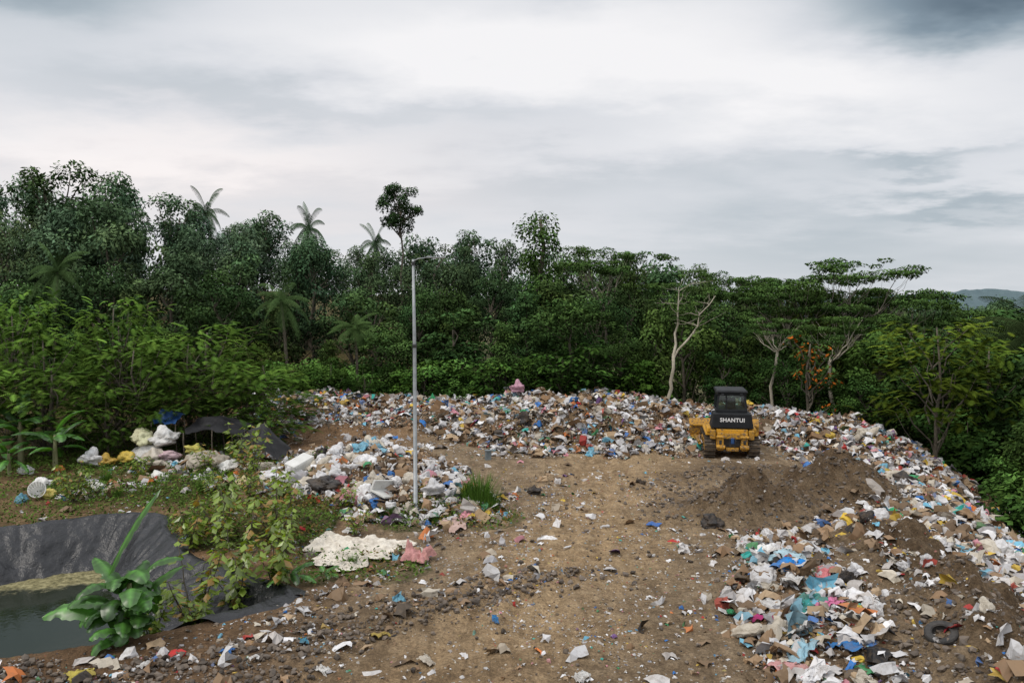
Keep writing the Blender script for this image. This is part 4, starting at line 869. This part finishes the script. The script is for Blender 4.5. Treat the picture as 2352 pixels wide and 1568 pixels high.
g=Geo();g.tube([(-.09,0,8.62),(-.02,0,8.74),(.15,0,8.82),(.45,0,8.86)],[.02,.02,.02,.02],8);add_obj('arm',g.mesh('arm',STEEL,True),e)
g=Geo();g.box(.42,1.1,-.08,.08,8.845,8.885,b=.012);g.box(.45,.62,-.05,.05,8.885,8.915,b=.01);add_obj('lamp_head',g.mesh('lamp_head',STEEL),e)
g=Geo();g.box(.68,1.06,-.06,.06,8.832,8.842);add_obj('lens',g.mesh('lens',simple_mat('lamp_lens',(.6,.6,.55),(.7,.7,.65),3,.2)),e)

# ------------------------------------------------------------------ bulldozer
YEL=simple_mat('dozer_yellow',(.55,.27,.012),(.68,.36,.025),2,.5,stain=((.16,.10,.05),.53))
YELD=simple_mat('dozer_yellow_dirty',(.40,.21,.02),(.56,.29,.025),4,.6,stain=((.12,.08,.05),.48))
BLK=simple_mat('dozer_black',(.012,.013,.015),(.022,.024,.027),3,.55,stain=((.07,.06,.05),.7),spec=.25)
TRK=simple_mat('track_steel',(.035,.028,.022),(.12,.09,.06),7,.7,.2,bscale=15)
dz=bpy.data.objects.new('bulldozer',None);COL.objects.link(dz);dz.location=(10.85,39.6,h1(10.4,38.6)-.02);dz.rotation_euler=(0,0,-math.radians(10));dz['label']='yellow crawler bulldozer with black cab parked beside the heap';dz['category']='bulldozer'
g=Geo();g.box(-.74,.74,-1.75,.2,.55,1.45,b=.05);g.box(-.5,.5,.25,2.0,.6,1.9,b=.06);g.box(-1.22,-.78,-1.45,1.0,1.08,1.22,b=.03);g.box(.78,1.22,-1.45,1.0,1.08,1.22,b=.03)
g.box(-1.18,-.76,-1.5,-.3,1.22,1.46,b=.05,tx=.03);g.box(.76,1.18,-1.5,-.3,1.22,1.46,b=.05,tx=.03)
add_obj('body',g.mesh('body',YEL),dz)
g=Geo();g.box(-1.0,1.0,-1.78,-.6,1.47,2.2,b=.05,tx=.12);g.box(-.46,.46,.3,1.9,1.91,2.02,b=.03)
add_obj('fuel_tank',g.mesh('fuel_tank',BLK),dz,label='black rear tank with white lettering')
g=Geo()
g.box(-.70,-.40,-2.02,-1.76,.45,1.3,b=.04);g.box(.40,.70,-2.02,-1.76,.45,1.3,b=.04);g.box(-.39,.39,-1.95,-1.76,1.0,1.25,b=.03);g.box(-.3,.3,-2.0,-1.76,.42,.58,b=.03)
for sx in (-.55,.55): g.tube([(sx-.2,-2.05,.62),(sx+.2,-2.05,.62)],.1,12);g.tube([(sx-.2,-2.03,1.1),(sx+.2,-2.03,1.1)],.07,12)
g.box(-1.02,-.76,-1.84,-1.52,.95,1.4,b=.04);g.box(.76,1.02,-1.84,-1.52,.95,1.4,b=.04)
add_obj('rear_frame',g.mesh('rear_frame',YELD),dz)
g=Geo();g.box(-.38,.38,-1.80,-1.755,.60,.98);g.tube([(-.12,-1.85,1.05),(-.12,-1.98,.98),(-.12,-2.0,.6)],.02,6);g.tube([(.15,-1.85,1.05),(.15,-2.0,.9),(.1,-2.0,.6)],.02,6);g.box(-.62,-.5,-2.04,-2.024,.75,.95);g.box(.5,.62,-2.04,-2.024,.75,.95)
add_obj('hitch_recess',g.mesh('hitch_recess',DARKM),dz)
g=Geo();g.box(-.08,.08,-2.07,-1.97,.78,1.06,b=.02);add_obj('tool_canister',g.mesh('tool_canister',BLT),dz)
g=Geo()
for sx in (-1,1):
    for (yy0,yy1) in ((-1.35,-1.27),(-.45,-.38),(.22,.3)):
        a0=sx*.74;a1=sx*.66;g.add([(a0,yy0,2.2),(a0-sx*.10,yy0,2.2),(a0-sx*.10,yy1,2.2),(a0,yy1,2.2),(a1,yy0+.06,3.15),(a1-sx*.10,yy0+.06,3.15),(a1-sx*.10,yy1+.0,3.15),(a1,yy1+.0,3.15)],[(0,1,2,3),(4,5,6,7),(0,1,5,4),(1,2,6,5),(2,3,7,6),(3,0,4,7)])
g.box(-.74,.74,-1.37,.32,2.2,2.34,b=.02);g.box(-.69,.69,-1.32,.30,3.02,3.14,b=.02);g.box(-.27,-.21,-1.35,-1.28,2.34,3.02)
add_obj('cab_frame',g.mesh('cab_frame',BLK),dz)
g=Geo();g.box(-.76,.76,-1.45,.42,3.15,3.28,b=.05,tx=.06,ty=.06);g.box(-.5,-.36,-1.50,-1.42,3.02,3.12,b=.02);g.box(.36,.5,-1.50,-1.42,3.02,3.12,b=.02);add_obj('roof',g.mesh('roof',BLK),dz)
g=Geo();g.box(-.25,.25,-.75,-.62,2.3,2.85,b=.05);g.box(-.25,.25,-.6,-.2,2.2,2.38,b=.04);add_obj('seat',g.mesh('seat',DARKM),dz)
GM,nt,b,o_=new_mat('clear_glass')
tp=N(nt,'ShaderNodeBsdfTransparent');tp.inputs[0].default_value=(.55,.75,.68,1);gl=N(nt,'ShaderNodeBsdfGlossy');gl.inputs['Roughness'].default_value=.03
ms=N(nt,'ShaderNodeMixShader');ms.inputs[0].default_value=.09;nt.links.new(tp.outputs[0],ms.inputs[1]);nt.links.new(gl.outputs[0],ms.inputs[2]);nt.links.new(ms.outputs[0],o_.inputs[0])
g=Geo();g.add([(-.62,-1.31,2.35),(.62,-1.31,2.35),(.57,-1.27,3.01),(-.57,-1.27,3.01)],[(0,1,2,3)]);add_obj('window',g.mesh('window',GM),dz)
g=Geo();g.add([(-.62,.27,2.35),(.62,.27,2.35),(.57,.27,3.01),(-.57,.27,3.01)],[(0,1,2,3)]);add_obj('window',g.mesh('window',GM),dz)
for sx in (-1,1):
    g=Geo();g.add([(sx*.70,-1.25,2.35),(sx*.70,.22,2.35),(sx*.645,.22,3.01),(sx*.645,-1.25,3.01)],[(0,1,2,3)]);add_obj('window',g.mesh('window',GM),dz)
g=Geo();g.tube([(.3,1.2,2.0),(.3,1.2,2.75),(.3,1.25,2.9)],[.06,.05,.05],10);add_obj('exhaust_pipe',g.mesh('exhaust_pipe',DARKM,True),dz)
def trk(cx):
    e=bpy.data.objects.new('track_assembly',None);COL.objects.link(e);e.parent=dz;e.location=(cx,0,0)
    R0=.46;y0,y1=-1.35,1.35;per=2*(y1-y0)+2*math.pi*R0;n=42
    g=Geo()
    for i in range(n):
        s=i/n*per
        if s<y1-y0: p=(y0+s,0.04);a=0
        elif s<y1-y0+math.pi*R0: t=(s-(y1-y0))/R0;p=(y1+math.sin(t)*R0,.04+R0-math.cos(t)*R0);a=t
        elif s<2*(y1-y0)+math.pi*R0: q=s-(y1-y0)-math.pi*R0;p=(y1-q,.04+2*R0);a=math.pi
        else: t=(s-2*(y1-y0)-math.pi*R0)/R0;p=(y0-math.sin(t)*R0,.04+R0+math.cos(t)*R0);a=math.pi+t
        hw=.26;l=.083;th=.03;gr=.08; T=np.array([math.cos(a),math.sin(a)]);O=np.array([math.sin(a),-math.cos(a)])
        def q(u,v): return np.array(p)+T*u+O*v
        for (u0,u1,v0,v1) in ((-l,l,0,-th),(-l,-l+.035,gr-.02,.001)):
            A=[q(u0,v0),q(u1,v0),q(u1,v1),q(u0,v1)];V=[(-hw,a_[0],a_[1]) for a_ in A]+[(hw,a_[0],a_[1]) for a_ in A]
            g.add(V,[(0,1,2,3),(7,6,5,4),(0,4,5,1),(1,5,6,2),(2,6,7,3),(3,7,4,0)])
    add_obj('track',g.mesh('track',TRK),e)
    for yy,rr,nm in ((y0,.40,'sprocket'),(y1,.40,'idler_wheel')):
        g=Geo();g.tube([(-.14,yy,.5),(.14,yy,.5)],rr,20);g.tube([(-.2,yy,.5),(.2,yy,.5)],.17,14);add_obj(nm,g.mesh(nm,YELD),e)
    g=Geo();g.box(-.15,.15,-.9,.9,.28,.62,b=.04)
    for k in range(6): yy=-.85+k*.34;g.tube([(-.17,yy,.18),(.17,yy,.18)],.11,12)
    add_obj('roller_frame',g.mesh('roller_frame',YELD),e)
trk(-1.03);trk(1.03)
g=Geo();n_=9;V=[]
for yb_ in (2.75,2.68):
    for j in range(n_):
        t=j/(n_-1);z=.08+1.2*t;yy=yb_+.22*(2*t-1)**2
        for xx in (-1.8,1.8): V.append((xx,yy,z))
Fq=[(2*j,2*j+1,2*j+3,2*j+2) for j in range(n_-1)]+[(2*n_+2*j,2*n_+2*j+2,2*n_+2*j+3,2*n_+2*j+1) for j in range(n_-1)]
Fq+=[(2*j,2*j+2,2*n_+2*j+2,2*n_+2*j) for j in range(n_-1)]+[(2*j+1,2*n_+2*j+1,2*n_+2*j+3,2*j+3) for j in range(n_-1)]+[(2*n_-2,2*n_-1,4*n_-1,4*n_-2),(0,2*n_,2*n_+1,1)]
g.add(V,Fq);g.box(-1.75,1.75,2.5,2.68,.25,.4,b=.02);g.box(-1.75,1.75,2.55,2.7,.9,1.0,b=.02);add_obj('blade',g.mesh('blade',YELD),dz)
for sx in (-1,1):
    g=Geo();g.tube([(sx*1.42,-.2,.5),(sx*1.5,2.6,.4)],.09,8);g.tube([(sx*.6,1.8,1.5),(sx*.9,2.55,.6)],.05,8);add_obj('push_arm',g.mesh('push_arm',YELD,True),dz)
cu=bpy.data.curves.new('lettering','FONT');cu.body='SHANTUI';cu.size=.26;cu.extrude=.004;cu.offset=.008;cu.align_x='CENTER';cu.align_y='CENTER';cu.space_character=1.08
to=bpy.data.objects.new('lettering_curve',cu);COL.objects.link(to);bpy.context.view_layer.update()
tme=bpy.data.meshes.new_from_object(to.evaluated_get(bpy.context.evaluated_depsgraph_get()));bpy.data.objects.remove(to)
tme.materials.clear();tme.materials.append(simple_mat('white_paint',(.7,.7,.7),(.8,.8,.8),3,.5))
add_obj('lettering',tme,dz,(0.0,-1.79,1.88),(math.radians(90),0,0),1,label='bold white lettering on the rear tank')

# ------------------------------------------------------------------ distant hills
xs=np.linspace(-200,1500,400);hb=7.6+(np.interp(xs/900,[0,.45,.55,.6,.66,.8],[-10,4,9,14,8,6])+2.5*fbm(xs,xs*0,.02,4,91)+1.6*fbm(xs,xs*0,.12,3,92))
V=[]
for k,(yy,f) in enumerate(((860,-30),(900,None),(960,-30))):
    for i,x_ in enumerate(xs): V.append((x_,yy,hb[i] if f is None else f))
m=len(xs);F_=[(k*m+i,k*m+i+1,(k+1)*m+i+1,(k+1)*m+i) for k in range(2) for i in range(m-1)]
add_obj('hills',make_mesh('hills',np.array(V),[np.array(F_)],simple_mat('hazy_hill',(.10,.15,.17),(.14,.2,.22),.05,1.0)),kind='structure')  # blue-grey base colour has the distance haze painted in

# ------------------------------------------------------------------ sky & light
w=bpy.data.worlds.new('World');scene.world=w;w.use_nodes=True;nt=w.node_tree;nt.nodes.clear()
out=nt.nodes.new('ShaderNodeOutputWorld');bg=nt.nodes.new('ShaderNodeBackground');nt.links.new(bg.outputs[0],out.inputs[0])
sky=N(nt,'ShaderNodeTexSky',sky_type='NISHITA');sky.sun_disc=False
tc=N(nt,'ShaderNodeTexCoord');sp=N(nt,'ShaderNodeSeparateXYZ');nt.links.new(tc.outputs['Generated'],sp.inputs[0])
dx,dy,dzz=sp.outputs
zc=mth(nt,'ADD',mth(nt,'MAXIMUM',dzz,0),.15)
pv=N(nt,'ShaderNodeCombineXYZ');nt.links.new(mth(nt,'MULTIPLY',mth(nt,'DIVIDE',dx,zc),.8),pv.inputs[0]);nt.links.new(mth(nt,'DIVIDE',dy,zc),pv.inputs[1])
nA=noise_n(nt,.8,3,.5,pv.outputs[0]);nB=noise_n(nt,2.0,5,.58,pv.outputs[0])
az=mth(nt,'MULTIPLY',mth(nt,'ARCTAN2',dx,dy),57.3);el=mth(nt,'MULTIPLY',mth(nt,'ARCSINE',dzz),57.3)
azw=mth(nt,'ADD',az,mth(nt,'MULTIPLY',mth(nt,'SUBTRACT',nA.outputs[0],.5),20));elw=mth(nt,'ADD',el,mth(nt,'MULTIPLY',mth(nt,'SUBTRACT',nB.outputs[0],.5),9))
def gs(a0,e0,sa,se,amp):
    a=mth(nt,'DIVIDE',mth(nt,'SUBTRACT',azw,a0),sa);e_=mth(nt,'DIVIDE',mth(nt,'SUBTRACT',elw,e0),se)
    r2=mth(nt,'ADD',mth(nt,'MULTIPLY',a,a),mth(nt,'MULTIPLY',e_,e_));return mth(nt,'MULTIPLY',mth(nt,'POWER',2.718,mth(nt,'MULTIPLY',r2,-1)),amp)
val=mth(nt,'ADD',.80,mth(nt,'MULTIPLY',mth(nt,'SUBTRACT',nA.outputs[0],.5),.20))
val=mth(nt,'ADD',val,mth(nt,'MULTIPLY',mth(nt,'SUBTRACT',nB.outputs[0],.5),.18))
for gp in ((0,17.0,20,2.8,.22),(20,13.8,11,2.6,.24),(-22,9.5,16,1.6,.16),(30,19,8.5,3.6,-.85),(14,22.0,9,1.6,-.5),(-34,20.5,10,3.4,-.5),(27,9.0,6,.7,-.22),(31,6.0,7,.8,-.18),(24,3.5,17,4.0,-.20),(4,8.5,13,2.0,-.13),(-8,12.9,22,1.0,-.10),(-26,14,12,1.8,-.10)):
    val=mth(nt,'ADD',val,gs(*gp))
cr=ramp(nt,val,[(0.0,(.11,.155,.20)),(.3,(.25,.32,.38)),(.55,(.47,.53,.58)),(.75,(.73,.75,.79)),(.98,(.95,.94,.95))]).outputs[0]
warm=mix(nt,cr,(1.07,.98,.94),gs(-20,8,22,4,.6),'MULTIPLY')
skyc=N(nt,'ShaderNodeMix',data_type='RGBA');nt.links.new(mix(nt,sky.outputs[0],(.09,.09,.09),1.0,'MULTIPLY'),skyc.inputs[6]);nt.links.new(warm,skyc.inputs[7]);skyc.inputs[0].default_value=.95
zen=N(nt,'ShaderNodeMapRange');zen.inputs[1].default_value=.42;zen.inputs[2].default_value=.9;zen.inputs[3].default_value=1.0;zen.inputs[4].default_value=1.6;nt.links.new(dzz,zen.inputs[0])
nt.links.new(skyc.outputs[2],bg.inputs[0]);nt.links.new(zen.outputs[0],bg.inputs[1])
L=bpy.data.lights.new('sun','SUN');L.energy=1.5;L.angle=math.radians(12);L.color=(1,.93,.84);lo=bpy.data.objects.new('sun',L);COL.objects.link(lo)
sd_=Vector((-.5,-.35,.9)).normalized();lo.rotation_euler=sd_.to_track_quat('Z','Y').to_euler()
sky.sun_elevation=math.asin(sd_.z);sky.sun_rotation=math.atan2(sd_.x,sd_.y)

cam=bpy.data.cameras.new('camera');cam.lens=28;cam.sensor_width=36;cam.clip_end=6000;co=bpy.data.objects.new('camera',cam);COL.objects.link(co)
co.location=(0,0,7.6);co.rotation_euler=(math.radians(90-2.94),0,0);scene.camera=co
scene.view_settings.view_transform='Standard'
try: scene.view_settings.look='None'
except Exception: pass
print('trees',cnt)
